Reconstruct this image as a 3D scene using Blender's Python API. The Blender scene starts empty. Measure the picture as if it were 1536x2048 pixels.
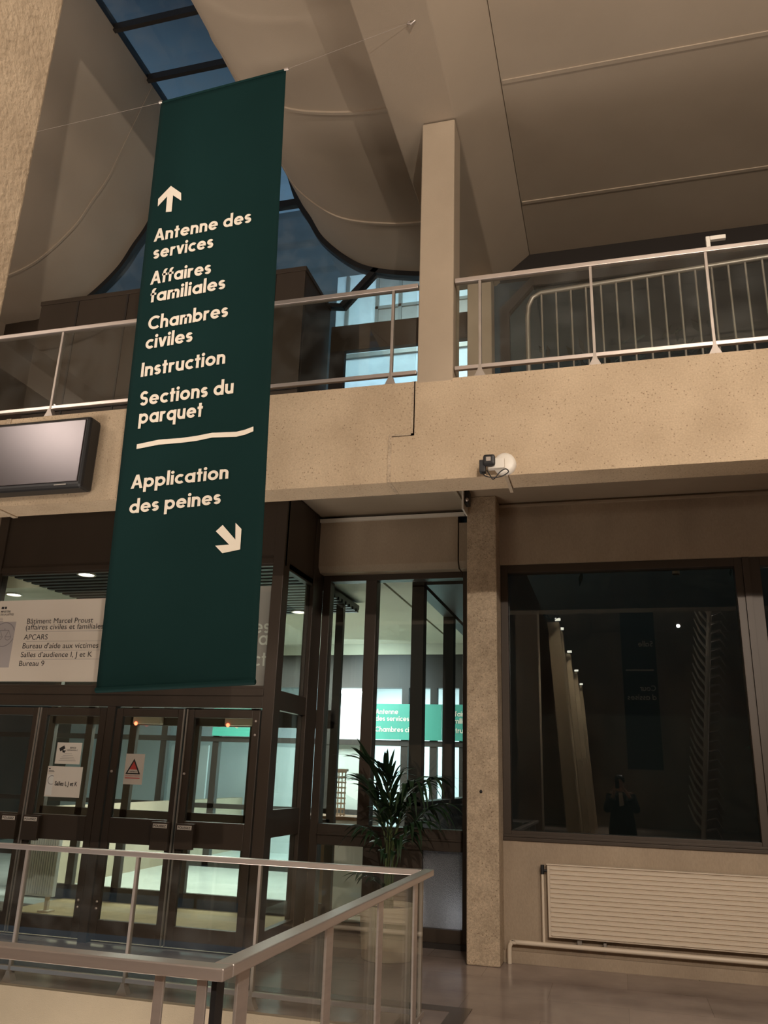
import bpy, bmesh, math, random
from mathutils import Vector, Matrix
random.seed(7)
sc = bpy.context.scene
COL = sc.collection

# ------------------------------------------------------------------ camera
FPX, PITCH, YAW, ROLL = 1637.03, math.radians(17.8158), math.radians(15.7292), math.radians(1.9281)
CAM = Vector((0, 0, 1.6))
cy, sy, cp, sp = math.cos(YAW), math.sin(YAW), math.cos(PITCH), math.sin(PITCH)
fwd = Vector((-sy * cp, cy * cp, sp))
r0 = Vector((cy, sy, 0)); u0 = r0.cross(fwd)
cr, sr = math.cos(ROLL), math.sin(ROLL)
right = cr * r0 + sr * u0
up = -sr * r0 + cr * u0
cd = bpy.data.cameras.new('camera'); cam = bpy.data.objects.new('camera', cd); COL.objects.link(cam)
cd.sensor_fit = 'VERTICAL'; cd.sensor_height = 36; cd.lens = FPX / 2048 * 36
cd.clip_start = 0.05; cd.clip_end = 300
m = Matrix.Identity(4)
for i in range(3):
    m[i][0] = right[i]; m[i][1] = up[i]; m[i][2] = -fwd[i]; m[i][3] = CAM[i]
cam.matrix_world = m
sc.camera = cam


def at(px, py, Y=None, Z=None, X=None):
    """world point seen at a photograph position, on a known real plane"""
    d = right * ((px - 768) / FPX) - up * ((py - 1024) / FPX) + fwd
    t = Y / d.y if Y is not None else ((Z - 1.6) / d.z if Z is not None else X / d.x)
    return CAM + d * t


# ------------------------------------------------------------------ look, world, lights
vs = sc.view_settings
sc.display_settings.display_device = 'sRGB'
vs.view_transform = 'Standard'; vs.look = 'None'; vs.gamma = 1; vs.use_curve_mapping = False
vs.exposure = -0.5
sc.cycles.transparent_max_bounces = 40
sc.cycles.max_bounces = 8
sc.cycles.sample_clamp_indirect = 4.0
sc.cycles.caustics_reflective = False
sc.cycles.caustics_refractive = False

w = bpy.data.worlds.new('dusk'); sc.world = w; w.use_nodes = True
nt = w.node_tree; nt.nodes.clear()
geo = nt.nodes.new('ShaderNodeTexCoord'); sepz = nt.nodes.new('ShaderNodeSeparateXYZ')
ramp = nt.nodes.new('ShaderNodeValToRGB'); bg = nt.nodes.new('ShaderNodeBackground'); wo = nt.nodes.new('ShaderNodeOutputWorld')
nt.links.new(geo.outputs['Generated'], sepz.inputs[0]); nt.links.new(sepz.outputs[2], ramp.inputs[0])
nt.links.new(ramp.outputs[0], bg.inputs[0]); nt.links.new(bg.outputs[0], wo.inputs[0])
e = ramp.color_ramp.elements
e[0].position = 0.0; e[0].color = (0.26, 0.40, 0.54, 1)
e[1].position = 1.0; e[1].color = (0.032, 0.046, 0.064, 1)
k = e.new(0.62); k.color = (0.17, 0.28, 0.38, 1)
k = e.new(0.74); k.color = (0.042, 0.060, 0.082, 1)
bg.inputs[1].default_value = 1.05


def lamp(name, kind, loc, target, power, color, size=1.0, **kw):
    l = bpy.data.lights.new(name, kind); l.energy = power; l.color = color
    if kind == 'AREA':
        l.shape = kw.get('shape', 'SQUARE'); l.size = size
        if 'size_y' in kw: l.shape = 'RECTANGLE'; l.size_y = kw['size_y']
    elif kind == 'SPOT':
        l.spot_size = math.radians(kw.get('angle', 60)); l.spot_blend = kw.get('blend', .5); l.shadow_soft_size = size
    else:
        l.shadow_soft_size = size
    o = bpy.data.objects.new(name, l); COL.objects.link(o); o.location = loc
    o.rotation_euler = (Vector(target) - Vector(loc)).to_track_quat('-Z', 'Y').to_euler()
    return o


WARM = (1.0, 0.875, 0.745); SOFT = (1.0, 0.875, 0.765); CYAN = (0.70, 0.95, 1.0)
lamp('hall_key_light', 'AREA', (1.9, -0.5, 7.1), (-1.0, 6.0, 3.6), 195, WARM, 1.2)
lamp('hall_left_light', 'AREA', (-8.6, 0.6, 7.0), (-4.6, 5.6, 4.2), 150, SOFT, .9)
lamp('hall_low_spot', 'SPOT', (1.5, -2.2, 5.0), (-2.0, 7.6, 2.3), 1500, WARM, .03, angle=110, blend=.6)
lamp('hall_uplight', 'AREA', (4.4, -3.2, 1.8), (4.4, -3.19, 9), 420, SOFT, 1.8)
lamp('hall_left_uplight', 'AREA', (-5.4, 0.4, 1.8), (-5.4, 0.41, 9), 400, SOFT, 2.0)
lamp('added_bounce_light', 'AREA', (-3.6, 4.4, -2.8), (-3.6, 4.41, 9), 330, SOFT, 2.2)  # added lamp in the opening, stands in for bounce on beam underside and vaults
lamp('added_right_fill', 'SPOT', (4.8, -1.0, 4.8), (0.7, 8.4, .3), 900, WARM, .1, angle=80, blend=.9)  # added fill spot, brightens the radiator and lower right wall
lamp('added_vault_fill', 'SPOT', (-2.1, -1.3, 4.9), (-6.6, 5.6, 8.6), 480, SOFT, .5, angle=100, blend=.8)  # added fill spot, only warms the left vault
lamp('hall_rear_light', 'AREA', (0.0, -9.0, 7.4), (0.0, -9.0, 0), 230, SOFT, 3.0)
lamp('gallery_light', 'AREA', (-5.6, 11.6, 3.6), (-5.6, 11.6, 0), 620, (0.92, 1.0, 0.95), 2.4)
lamp('gallery_ceiling_light', 'AREA', (-4.8, 11.2, 1.3), (-4.4, 11.6, 4), 38, (1.0, 0.96, 0.72), 1.6)
lamp('far_hall_light', 'AREA', (-4.6, 15.8, 3.3), (-4.4, 16.2, 0), 520, CYAN, 2.6)
lamp('far_hall_band_light', 'AREA', (-4.0, 12.9, 3.3), (-4.2, 14.0, 2.2), 50, CYAN, 1.2)
lamp('upper_court_light', 'AREA', (-3.2, 10.4, 9.6), (-3.2, 13.0, 7.4), 230, CYAN, 1.8)

lamp('added_panel_backlight', 'POINT', (-1.63, 9.25, .27), (0, 0, 0), 60, (.95, .97, 1.0), .04)  # added point lamp, lights the frosted panel from behind
# ------------------------------------------------------------------ materials
def nmat(name):
    mt = bpy.data.materials.new(name); mt.use_nodes = True
    n = mt.node_tree.nodes; b = n['Principled BSDF']
    return mt, mt.node_tree, b


def plain(name, col, rough=.5, metal=0., spec=.5, emit=None, estr=0.):
    mt, t, b = nmat(name)
    b.inputs['Base Color'].default_value = (*col, 1); b.inputs['Roughness'].default_value = rough
    b.inputs['Metallic'].default_value = metal; b.inputs['Specular IOR Level'].default_value = spec
    if emit: b.inputs['Emission Color'].default_value = (*emit, 1); b.inputs['Emission Strength'].default_value = estr
    return mt


def noisy(name, c1, c2, scale=3., rough=.7, detail=6., bump=0., bscale=60., pits=0., metal=0., stretch=(1, 1, 1), spec=.5, grain=0.):
    mt, t, b = nmat(name); L = t.links.new; N = t.nodes.new
    tc = N('ShaderNodeTexCoord'); mp = N('ShaderNodeMapping'); mp.inputs['Scale'].default_value = stretch
    L(tc.outputs['Object'], mp.inputs[0])
    no = N('ShaderNodeTexNoise'); no.inputs['Scale'].default_value = scale; no.inputs['Detail'].default_value = detail
    L(mp.outputs[0], no.inputs[0])
    rp = N('ShaderNodeValToRGB'); rp.color_ramp.elements[0].color = (*c1, 1); rp.color_ramp.elements[1].color = (*c2, 1)
    rp.color_ramp.elements[0].position = .3; rp.color_ramp.elements[1].position = .7
    L(no.outputs[0], rp.inputs[0]); out = rp.outputs[0]
    if pits:
        vo = N('ShaderNodeTexVoronoi'); vo.inputs['Scale'].default_value = 34; vo.inputs['Randomness'].default_value = 1
        L(mp.outputs[0], vo.inputs[0])
        n2 = N('ShaderNodeTexNoise'); n2.inputs['Scale'].default_value = 5; L(mp.outputs[0], n2.inputs[0])
        ad = N('ShaderNodeMath'); ad.operation = 'MULTIPLY'; ad.inputs[1].default_value = .31 * pits
        L(n2.outputs[0], ad.inputs[0])
        lt = N('ShaderNodeMath'); lt.operation = 'LESS_THAN'; L(vo.outputs['Distance'], lt.inputs[0]); L(ad.outputs[0], lt.inputs[1])
        mx = N('ShaderNodeMix'); mx.data_type = 'RGBA'; mx.blend_type = 'MULTIPLY'
        ml = N('ShaderNodeMath'); ml.operation = 'MULTIPLY'; ml.inputs[1].default_value = .55; L(lt.outputs[0], ml.inputs[0])
        L(ml.outputs[0], mx.inputs[0]); L(out, mx.inputs[6]); mx.inputs[7].default_value = (.3, .24, .2, 1)
        out = mx.outputs[2]
    if grain:
        ng = N('ShaderNodeTexNoise'); ng.inputs['Scale'].default_value = 75; ng.inputs['Detail'].default_value = 3; L(mp.outputs[0], ng.inputs[0])
        rg = N('ShaderNodeMapRange'); rg.inputs[1].default_value = .3; rg.inputs[2].default_value = .7; rg.inputs[3].default_value = 1 - grain; rg.inputs[4].default_value = 1 + grain
        L(ng.outputs[0], rg.inputs[0])
        mg = N('ShaderNodeMix'); mg.data_type = 'RGBA'; mg.blend_type = 'MULTIPLY'; mg.inputs[0].default_value = 1
        L(out, mg.inputs[6]); L(rg.outputs[0], mg.inputs[7]); out = mg.outputs[2]
    L(out, b.inputs['Base Color'])
    b.inputs['Roughness'].default_value = rough; b.inputs['Metallic'].default_value = metal; b.inputs['Specular IOR Level'].default_value = spec
    if bump:
        nb = N('ShaderNodeTexNoise'); nb.inputs['Scale'].default_value = bscale; nb.inputs['Detail'].default_value = 4
        L(mp.outputs[0], nb.inputs[0])
        bp = N('ShaderNodeBump'); bp.inputs['Strength'].default_value = bump; bp.inputs['Distance'].default_value = .02
        L(nb.outputs[0], bp.inputs['Height']); L(bp.outputs[0], b.inputs['Normal'])
    return mt


def glassmat(name, tint=(1, 1, 1), ior=1.5, rough=0.0, dirt=0.):
    mt = bpy.data.materials.new(name); mt.use_nodes = True; t = mt.node_tree; t.nodes.clear(); N = t.nodes.new; L = t.links.new
    o = N('ShaderNodeOutputMaterial'); mx = N('ShaderNodeMixShader'); fr = N('ShaderNodeFresnel')
    ge = N('ShaderNodeNewGeometry'); mi = N('ShaderNodeMapRange'); mi.inputs[3].default_value = ior; mi.inputs[4].default_value = 1 / ior
    L(ge.outputs['Backfacing'], mi.inputs[0]); L(mi.outputs[0], fr.inputs[0])   # both faces of a pane reflect like air-to-glass
    tr = N('ShaderNodeBsdfTransparent'); tr.inputs[0].default_value = (*tint, 1)
    gl = N('ShaderNodeBsdfGlossy'); gl.inputs['Roughness'].default_value = rough
    L(fr.outputs[0], mx.inputs[0]); L(tr.outputs[0], mx.inputs[1]); L(gl.outputs[0], mx.inputs[2])
    last = mx.outputs[0]
    if dirt:
        df = N('ShaderNodeBsdfDiffuse'); df.inputs[0].default_value = (.55, .58, .58, 1)
        tc = N('ShaderNodeTexCoord'); no = N('ShaderNodeTexNoise'); no.inputs['Scale'].default_value = 4; no.inputs['Detail'].default_value = 8
        L(tc.outputs['Object'], no.inputs[0])
        mr = N('ShaderNodeMapRange'); mr.inputs[1].default_value = .45; mr.inputs[2].default_value = .8; mr.inputs[4].default_value = dirt
        L(no.outputs[0], mr.inputs[0])
        m2 = N('ShaderNodeMixShader'); L(mr.outputs[0], m2.inputs[0]); L(last, m2.inputs[1]); L(df.outputs[0], m2.inputs[2]); last = m2.outputs[0]
    L(last, o.inputs[0])
    return mt


def floormat():
    mt, t, b = nmat('polished_stone'); L = t.links.new; N = t.nodes.new
    tc = N('ShaderNodeTexCoord')
    br = N('ShaderNodeTexBrick'); br.inputs['Scale'].default_value = 1.0; br.offset = .5
    br.inputs['Brick Width'].default_value = 1.2; br.inputs['Row Height'].default_value = .6; br.inputs['Mortar Size'].default_value = .003
    br.inputs['Color1'].default_value = (.33, .27, .245, 1); br.inputs['Color2'].default_value = (.27, .22, .20, 1); br.inputs['Mortar'].default_value = (.22, .18, .155, 1)
    L(tc.outputs['Object'], br.inputs[0])
    no = N('ShaderNodeTexNoise'); no.inputs['Scale'].default_value = 2.2; no.inputs['Detail'].default_value = 8; L(tc.outputs['Object'], no.inputs[0])
    rp = N('ShaderNodeValToRGB'); rp.color_ramp.elements[0].position = .35; rp.color_ramp.elements[0].color = (.8, .78, .76, 1)
    rp.color_ramp.elements[1].position = .75; rp.color_ramp.elements[1].color = (1.15, 1.13, 1.1, 1); L(no.outputs[0], rp.inputs[0])
    mx = N('ShaderNodeMix'); mx.data_type = 'RGBA'; mx.blend_type = 'MULTIPLY'; mx.inputs[0].default_value = 1
    L(br.outputs[0], mx.inputs[6]); L(rp.outputs[0], mx.inputs[7]); L(mx.outputs[2], b.inputs['Base Color'])
    mr = N('ShaderNodeMapRange'); mr.inputs[3].default_value = .08; mr.inputs[4].default_value = .22; L(no.outputs[0], mr.inputs[0]); L(mr.outputs[0], b.inputs['Roughness'])
    return mt


M = {}
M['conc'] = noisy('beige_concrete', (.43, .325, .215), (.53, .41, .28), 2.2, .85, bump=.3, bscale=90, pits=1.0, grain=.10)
M['conc_plain'] = noisy('smooth_concrete', (.34, .27, .195), (.42, .335, .245), 1.1, .85, bump=.12, bscale=120)
M['conc_grain'] = noisy('grainy_concrete', (.40, .31, .215), (.52, .41, .29), 9, .9, bump=.4, bscale=140, pits=1.2, grain=.2)
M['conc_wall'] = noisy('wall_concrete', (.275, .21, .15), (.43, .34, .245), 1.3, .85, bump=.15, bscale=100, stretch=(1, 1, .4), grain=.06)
M['stone'] = noisy('rough_stone', (.36, .275, .185), (.46, .36, .25), 3.5, .9, bump=.7, bscale=28)
M['ceil'] = noisy('ceiling_concrete', (.37, .30, .225), (.43, .35, .265), .8, .85, bump=.08, bscale=140)
M['brown'] = noisy('bronze_brown_metal', (.046, .033, .023), (.057, .041, .029), 2.5, .42, stretch=(1, 1, .3), metal=.25)
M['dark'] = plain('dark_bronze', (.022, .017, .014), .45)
M['black'] = plain('black_plastic', (.012, .012, .013), .45)
M['alu'] = noisy('brushed_aluminium', (.58, .51, .47), (.66, .58, .53), 6, .36, metal=.75, stretch=(.3, .3, 8))
M['alu_dull'] = noisy('dull_aluminium', (.36, .31, .27), (.44, .38, .33), 6, .45, metal=.55)
M['steel'] = plain('grey_steel', (.30, .27, .235), .4, .5)
M['white_paint'] = plain('cream_enamel', (.66, .56, .44), .42)
M['white'] = plain('white_plastic', (.75, .70, .62), .4)
M['paper'] = noisy('white_paper', (.72, .66, .58), (.78, .72, .64), 3, .7)
M['ink'] = plain('black_ink', (.02, .018, .017), .7)
M['ink_grey'] = plain('grey_ink', (.22, .20, .20), .7)
M['red'] = plain('red_ink', (.62, .07, .06), .6)
M['banner'] = noisy('dark_green_cloth', (.0034, .020, .0190), (.0044, .0235, .0225), 1.4, .8, bump=.06, bscale=300, spec=.12)
M['letter'] = plain('cream_print', (.80, .72, .60), .65)
M['letter_grey'] = plain('pale_grey_print', (.80, .80, .76), .6)
M['sign_white'] = noisy('white_panel', (.66, .58, .49), (.71, .63, .54), 1.0, .5)
M['sign_grey'] = plain('grey_panel_print', (.40, .36, .35), .6)
M['green_band'] = noisy('sea_green_panel', (.055, .30, .235), (.06, .32, .25), 1.5, .5)
M['floor'] = floormat()
M['border'] = noisy('dark_stone_border', (.105, .085, .07), (.13, .105, .09), 5, .22)
M['tile_pale'] = noisy('pale_tiles', (.56, .60, .57), (.68, .71, .68), 1.6, .22)
M['mat_tan'] = noisy('tan_doormat', (.34, .25, .135), (.41, .30, .17), 8, .8)
M['white_wall'] = noisy('white_wall_panels', (.66, .69, .70), (.76, .79, .80), 1.2, .6, stretch=(1, 1, .2))
M['pale_ceil'] = noisy('pale_plaster', (.42, .405, .32), (.47, .455, .36), .8, .8)
M['glass'] = glassmat('clear_glass', (.93, .95, .93))
M['glass_rail'] = glassmat('rail_glass', (.92, .935, .91), 1.5, 0, .03)
M['glass_night'] = glassmat('window_glass', (.82, .88, .86), 1.62, 0, .003)
M['glass_dusty'] = glassmat('dusty_glass', (.80, .86, .90), 1.5, .02, .10)
M['screen'] = noisy('grey_screen', (.095, .085, .088), (.105, .093, .096), 2, .28, metal=.85)
M['leaf'] = noisy('palm_leaf', (.007, .022, .009), (.014, .038, .013), 5, .42)
M['stem'] = plain('green_stem', (.06, .085, .025), .5)
M['soil'] = noisy('potting_soil', (.03, .02, .013), (.055, .037, .025), 40, .95, bump=.6)
M['hedge'] = noisy('dark_foliage', (.006, .014, .007), (.012, .024, .010), 5, .6)
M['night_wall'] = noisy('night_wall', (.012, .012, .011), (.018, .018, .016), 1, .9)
M['lamp_on'] = plain('lit_lens', (1, 1, 1), .3, emit=(1, .93, .78), estr=14)
M['tube_on'] = plain('lit_tube', (1, 1, 1), .3, emit=(.75, .97, 1), estr=26)
M['led'] = plain('red_led', (.8, .1, .05), .3, emit=(1, .12, .05), estr=9)
M['robe'] = noisy('black_robe', (.010, .010, .011), (.016, .016, .017), 6, .75)
M['skin'] = plain('skin', (.50, .31, .22), .5)
M['hair'] = plain('dark_hair', (.02, .014, .011), .5)
M['frost'] = noisy('frosted_glass', (.45, .45, .47), (.65, .65, .66), 70, .34, bump=.9, bscale=110)
b = M['frost'].node_tree.nodes['Principled BSDF']; b.inputs['Transmission Weight'].default_value = .75
M['wood'] = plain('brown_wood', (.20, .10, .045), .5)
M['grey_render'] = noisy('grey_render', (.24, .235, .22), (.30, .295, .28), 1.5, .9)
M['dirt'] = plain('dark_joint_fill', (.10, .075, .05), .9)  # plain dark brown for the joint strip at the column head

# ------------------------------------------------------------------ helpers
class MB:
    """collects shapes into one mesh object"""
    def __init__(s): s.v = []; s.f = []; s.sm = []

    def add(s, vs_, fs, smooth=False):
        o = len(s.v); s.v += [Vector(q) for q in vs_]
        for f in fs: s.f.append([i + o for i in f]); s.sm.append(smooth)
        return s

    def box(s, x0, x1, y0, y1, z0, z1):
        return s.add([(x0, y0, z0), (x1, y0, z0), (x1, y1, z0), (x0, y1, z0), (x0, y0, z1), (x1, y0, z1), (x1, y1, z1), (x0, y1, z1)],
                     [(0, 3, 2, 1), (4, 5, 6, 7), (0, 1, 5, 4), (1, 2, 6, 5), (2, 3, 7, 6), (3, 0, 4, 7)])

    def bar(s, p0, p1, a, b=None, upv=(0, 0, 1)):
        p0 = Vector(p0); p1 = Vector(p1); b = a if b is None else b
        d = (p1 - p0).normalized(); u = Vector(upv)
        if abs(d.dot(u)) > .95: u = Vector((0, 1, 0))
        sd = d.cross(u).normalized(); u = sd.cross(d)
        vs_ = []
        for p in (p0, p1):
            for i, j in ((-1, -1), (1, -1), (1, 1), (-1, 1)): vs_.append(p + sd * (i * a / 2) + u * (j * b / 2))
        return s.add(vs_, [(0, 1, 2, 3), (7, 6, 5, 4), (0, 4, 5, 1), (1, 5, 6, 2), (2, 6, 7, 3), (3, 7, 4, 0)])

    def tube(s, pts, r, seg=10, caps=True):
        pts = [Vector(p) for p in pts]; rs = r if isinstance(r, (list, tuple)) else [r] * len(pts)
        vs_ = []; fs = []; n = None
        for i, p in enumerate(pts):
            d = (pts[min(i + 1, len(pts) - 1)] - pts[max(i - 1, 0)]).normalized()
            if n is None: n = d.orthogonal().normalized()
            else: n = (n - d * n.dot(d)).normalized()
            bn = d.cross(n)
            for k_ in range(seg):
                a = 2 * math.pi * k_ / seg; vs_.append(p + (n * math.cos(a) + bn * math.sin(a)) * rs[i])
        for i in range(len(pts) - 1):
            for k_ in range(seg):
                k2 = (k_ + 1) % seg; fs.append((i * seg + k_, i * seg + k2, (i + 1) * seg + k2, (i + 1) * seg + k_))
        s.add(vs_, fs, True)
        if caps:
            L_ = len(pts) - 1
            s.add(vs_[:seg], [tuple(range(seg))[::-1]]); s.add(vs_[L_ * seg:], [tuple(range(seg))])
        return s

    def lathe(s, c, prof, seg=40, axis='Z'):
        c = Vector(c); vs_ = []; fs = []
        for r, h in prof:
            for k_ in range(seg):
                a = 2 * math.pi * k_ / seg
                q = (r * math.cos(a), r * math.sin(a), h) if axis == 'Z' else (r * math.cos(a), h, r * math.sin(a))
                vs_.append(c + Vector(q))
        for i in range(len(prof) - 1):
            for k_ in range(seg):
                k2 = (k_ + 1) % seg; q = (i * seg + k_, i * seg + k2, (i + 1) * seg + k2, (i + 1) * seg + k_)
                fs.append(q if axis == 'Z' else q[::-1])
        return s.add(vs_, fs, True)

    def prism(s, poly, axis, a0, a1, smooth=False):
        """poly: 2D points; axis Y: (x,z); axis X: (y,z); axis Z: (x,y)"""
        def P(q, h): return {'Y': (q[0], h, q[1]), 'X': (h, q[0], q[1]), 'Z': (q[0], q[1], h)}[axis]
        n = len(poly); s.add([P(q, a0) for q in poly] + [P(q, a1) for q in poly],
                             [(i, (i + 1) % n, n + (i + 1) % n, n + i) for i in range(n)], smooth)
        s.add([P(q, a0) for q in poly], [tuple(range(n))]); s.add([P(q, a1) for q in poly], [tuple(range(n))])
        return s

    def frame(s, x0, x1, z0, z1, wd, y0, y1, wb=None, wt=None):
        wb = wd if wb is None else wb; wt = wd if wt is None else wt
        s.box(x0, x0 + wd, y0, y1, z0, z1); s.box(x1 - wd, x1, y0, y1, z0, z1)
        s.box(x0 + wd, x1 - wd, y0, y1, z0, z0 + wb); s.box(x0 + wd, x1 - wd, y0, y1, z1 - wt, z1)
        return s

    def build(s, name, mt, parent=None, bev=0., merge=False):
        off = Vector((0, 0, 0)); p = parent
        while p is not None: off += p.location; p = p.parent
        me = bpy.data.meshes.new(name); me.from_pydata([tuple(q - off) for q in s.v], [], s.f)
        for pl, sm in zip(me.polygons, s.sm): pl.use_smooth = sm
        bm = bmesh.new(); bm.from_mesh(me)
        if merge: bmesh.ops.remove_doubles(bm, verts=bm.verts, dist=1e-5)
        bmesh.ops.recalc_face_normals(bm, faces=bm.faces); bm.to_mesh(me); bm.free()
        me.materials.append(M[mt] if isinstance(mt, str) else mt)
        o = bpy.data.objects.new(name, me); COL.objects.link(o)
        if parent is not None: o.parent = parent
        if bev:
            bv = o.modifiers.new('bevel', 'BEVEL'); bv.width = bev; bv.segments = 2; bv.limit_method = 'ANGLE'
        return o


def tag(o, label, cat, group=None, kind=None):
    o['label'] = label; o['category'] = cat
    if group: o['group'] = group
    if kind: o['kind'] = kind
    return o


def thing(name, label, cat, loc=(0, 0, 0), group=None, kind=None):
    o = bpy.data.objects.new(name, None); COL.objects.link(o); o.location = loc; o.empty_display_size = .1
    return tag(o, label, cat, group, kind)


def S(o, label, cat): return tag(o, label, cat, None, 'structure')


def smooth_curve(pts, n=6):
    out = []
    P = [Vector(p) for p in pts]
    for i in range(len(P) - 1):
        a = P[max(i - 1, 0)]; b_ = P[i]; c = P[i + 1]; d = P[min(i + 2, len(P) - 1)]
        for j in range(n):
            t = j / n
            out.append(.5 * ((2 * b_) + (c - a) * t + (2 * a - 5 * b_ + 4 * c - d) * t * t + (3 * b_ - a - 3 * c + d) * t ** 3))
    out.append(P[-1]); return out


# --- geometric sans lettering: straight bars and round bowls
def glyphs(Sx):
    xh = .66; r = xh / 2; H = 1.0; cap = .95
    def ring(cx, cy_, rx, ry, a0=0, a1=360, s=Sx):
        n = max(6, int(abs(a1 - a0) / 12)); out = []
        for i in range(n):
            t0 = math.radians(a0 + (a1 - a0) * i / n); t1 = math.radians(a0 + (a1 - a0) * (i + 1) / n)
            q = [(cx + rx * math.cos(t0), cy_ + ry * math.sin(t0)), (cx + rx * math.cos(t1), cy_ + ry * math.sin(t1)),
                 (cx + (rx - s) * math.cos(t1), cy_ + (ry - s) * math.sin(t1)), (cx + (rx - s) * math.cos(t0), cy_ + (ry - s) * math.sin(t0))]
            out.append(Ring(q))
        return out
    def rect(x0, y0, x1, y1): return [[(x0, y0), (x1, y0), (x1, y1), (x0, y1)]]
    def slant(xa, xb, y0, y1, s=Sx * 1.06): return [[(xa - s / 2, y0), (xa + s / 2, y0), (xb + s / 2, y1), (xb - s / 2, y1)]]
    def ess(h, ws):
        rc = (h - Sx) / 4; rx = rc * ws; R = rc + Sx / 2; RX = rx + Sx / 2
        return ring(RX, h - R, RX, R, 28, 270) + ring(RX, R, RX, R, 90, -152), 2 * RX
    G = {}
    G['a'] = (ring(r, r, r, r) + rect(2 * r - Sx, 0, 2 * r, xh), 2 * r)
    G['d'] = (ring(r, r, r, r) + rect(2 * r - Sx, 0, 2 * r, H), 2 * r)
    G['q'] = (ring(r, r, r, r) + rect(2 * r - Sx, -.3, 2 * r, xh), 2 * r)
    G['b'] = (ring(r, r, r, r) + rect(0, 0, Sx, H), 2 * r)
    G['p'] = (ring(r, r, r, r) + rect(0, -.3, Sx, xh), 2 * r)
    G['o'] = (ring(r, r, r, r), 2 * r)
    G['c'] = (ring(r, r, r, r, 48, 312), 1.68 * r)
    G['e'] = (ring(r, r, r, r, 0, 322) + rect(Sx * .7, r - Sx * .36, 2 * r - Sx * .05, r + Sx * .36), 2 * r)
    ra = .275
    G['n'] = (rect(0, 0, Sx, xh) + ring(ra, xh - ra, ra, ra, 0, 180) + rect(2 * ra - Sx, 0, 2 * ra, xh - ra), 2 * ra)
    G['h'] = (rect(0, 0, Sx, H) + ring(ra, xh - ra, ra, ra, 0, 180) + rect(2 * ra - Sx, 0, 2 * ra, xh - ra), 2 * ra)
    G['u'] = (rect(0, ra, Sx, xh) + ring(ra, ra, ra, ra, 180, 360) + rect(2 * ra - Sx, 0, 2 * ra, xh), 2 * ra)
    rm = .25
    G['m'] = (rect(0, 0, Sx, xh) + ring(rm, xh - rm, rm, rm, 0, 180) + rect(2 * rm - Sx, 0, 2 * rm, xh - rm)
              + ring(3 * rm - Sx, xh - rm, rm, rm, 0, 180) + rect(4 * rm - 2 * Sx, 0, 4 * rm - Sx, xh - rm), 4 * rm - Sx)
    G['r'] = (rect(0, 0, Sx, xh) + ring(.26, xh - .26, .26, .26, 58, 180), .39)
    G['s'] = ess(xh, 1.15)
    G['t'] = (rect(.09, 0, .09 + Sx, .88) + rect(0, xh - Sx * .85, .18 + Sx, xh), .18 + Sx)
    G['f'] = (rect(.07, 0, .07 + Sx, .80) + ring(.07 + .2, .80, .2, .2, 62, 180) + rect(0, xh - Sx * .85, .2 + Sx, xh), .36)
    G['i'] = (rect(0, 0, Sx, xh) + ring(Sx / 2, .84, Sx * .6, Sx * .6, 0, 360, Sx * .6), Sx)
    G['l'] = (rect(0, 0, Sx, H), Sx)
    G['v'] = (slant(.27, .07, 0, xh) + slant(.27, .47, 0, xh), .54)
    G['A'] = (slant(.08, .37, 0, cap) + slant(.66, .37, 0, cap) + rect(.2, .22, .54, .22 + Sx * .85), .74)
    G['C'] = (ring(cap / 2, cap / 2, cap / 2, cap / 2, 47, 313), .80)
    G['I'] = (rect(0, 0, Sx, cap), Sx)
    G['S'] = ess(cap, .98)
    return G


class Ring(list): pass


def letters(text, S_=.17, gap=.085):
    G = glyphs(S_); x = 0; polys = []
    for ch in text:
        if ch == ' ': x += .30; continue
        ps, wd = G[ch]
        polys += [type(q)((px + x, py) for px, py in q) for q in ps]; x += wd + gap
    return polys, x - gap


def text_mesh(mb, text, origin, ux, uz, size, width=None, out=(0, -1, 0), th=.002, S_=.17):
    """lays lettering on a plane: origin = baseline start, ux / uz = unit directions"""
    polys, tw = letters(text, S_); kx = size if width is None else width / tw
    o = Vector(origin); ux = Vector(ux); uz = Vector(uz); out = Vector(out)
    for j_, q in enumerate(polys):
        pts = [o + ux * (a * kx) + uz * (c * size) for a, c in q]; n = len(pts)
        tj = th + (0 if isinstance(q, Ring) else .0003 * (1 + j_ % 5))
        mb.add([p + out * tj for p in pts] + pts, [tuple(range(n)), tuple(range(2 * n - 1, n - 1, -1))] + [(i, n + i, n + (i + 1) % n, (i + 1) % n) for i in range(n)])
    return mb


def text_words(text, origin, ux, uz, size, mt, parent, width=None, th=.002, S_=.17, out=(0, -1, 0)):
    """one lettering part per word of a line"""
    full = letters(text, S_)[1]; kx = size if width is None else width / full; pre = ''
    for wd in text.split(' '):
        off = letters(pre, S_)[1] + .085 if pre else 0
        q = MB(); text_mesh(q, wd, Vector(origin) + Vector(ux) * (off * kx), ux, uz, size, letters(wd, S_)[1] * kx, out, th, S_)
        q.build('lettering', mt, parent); pre += wd + ' '


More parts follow.
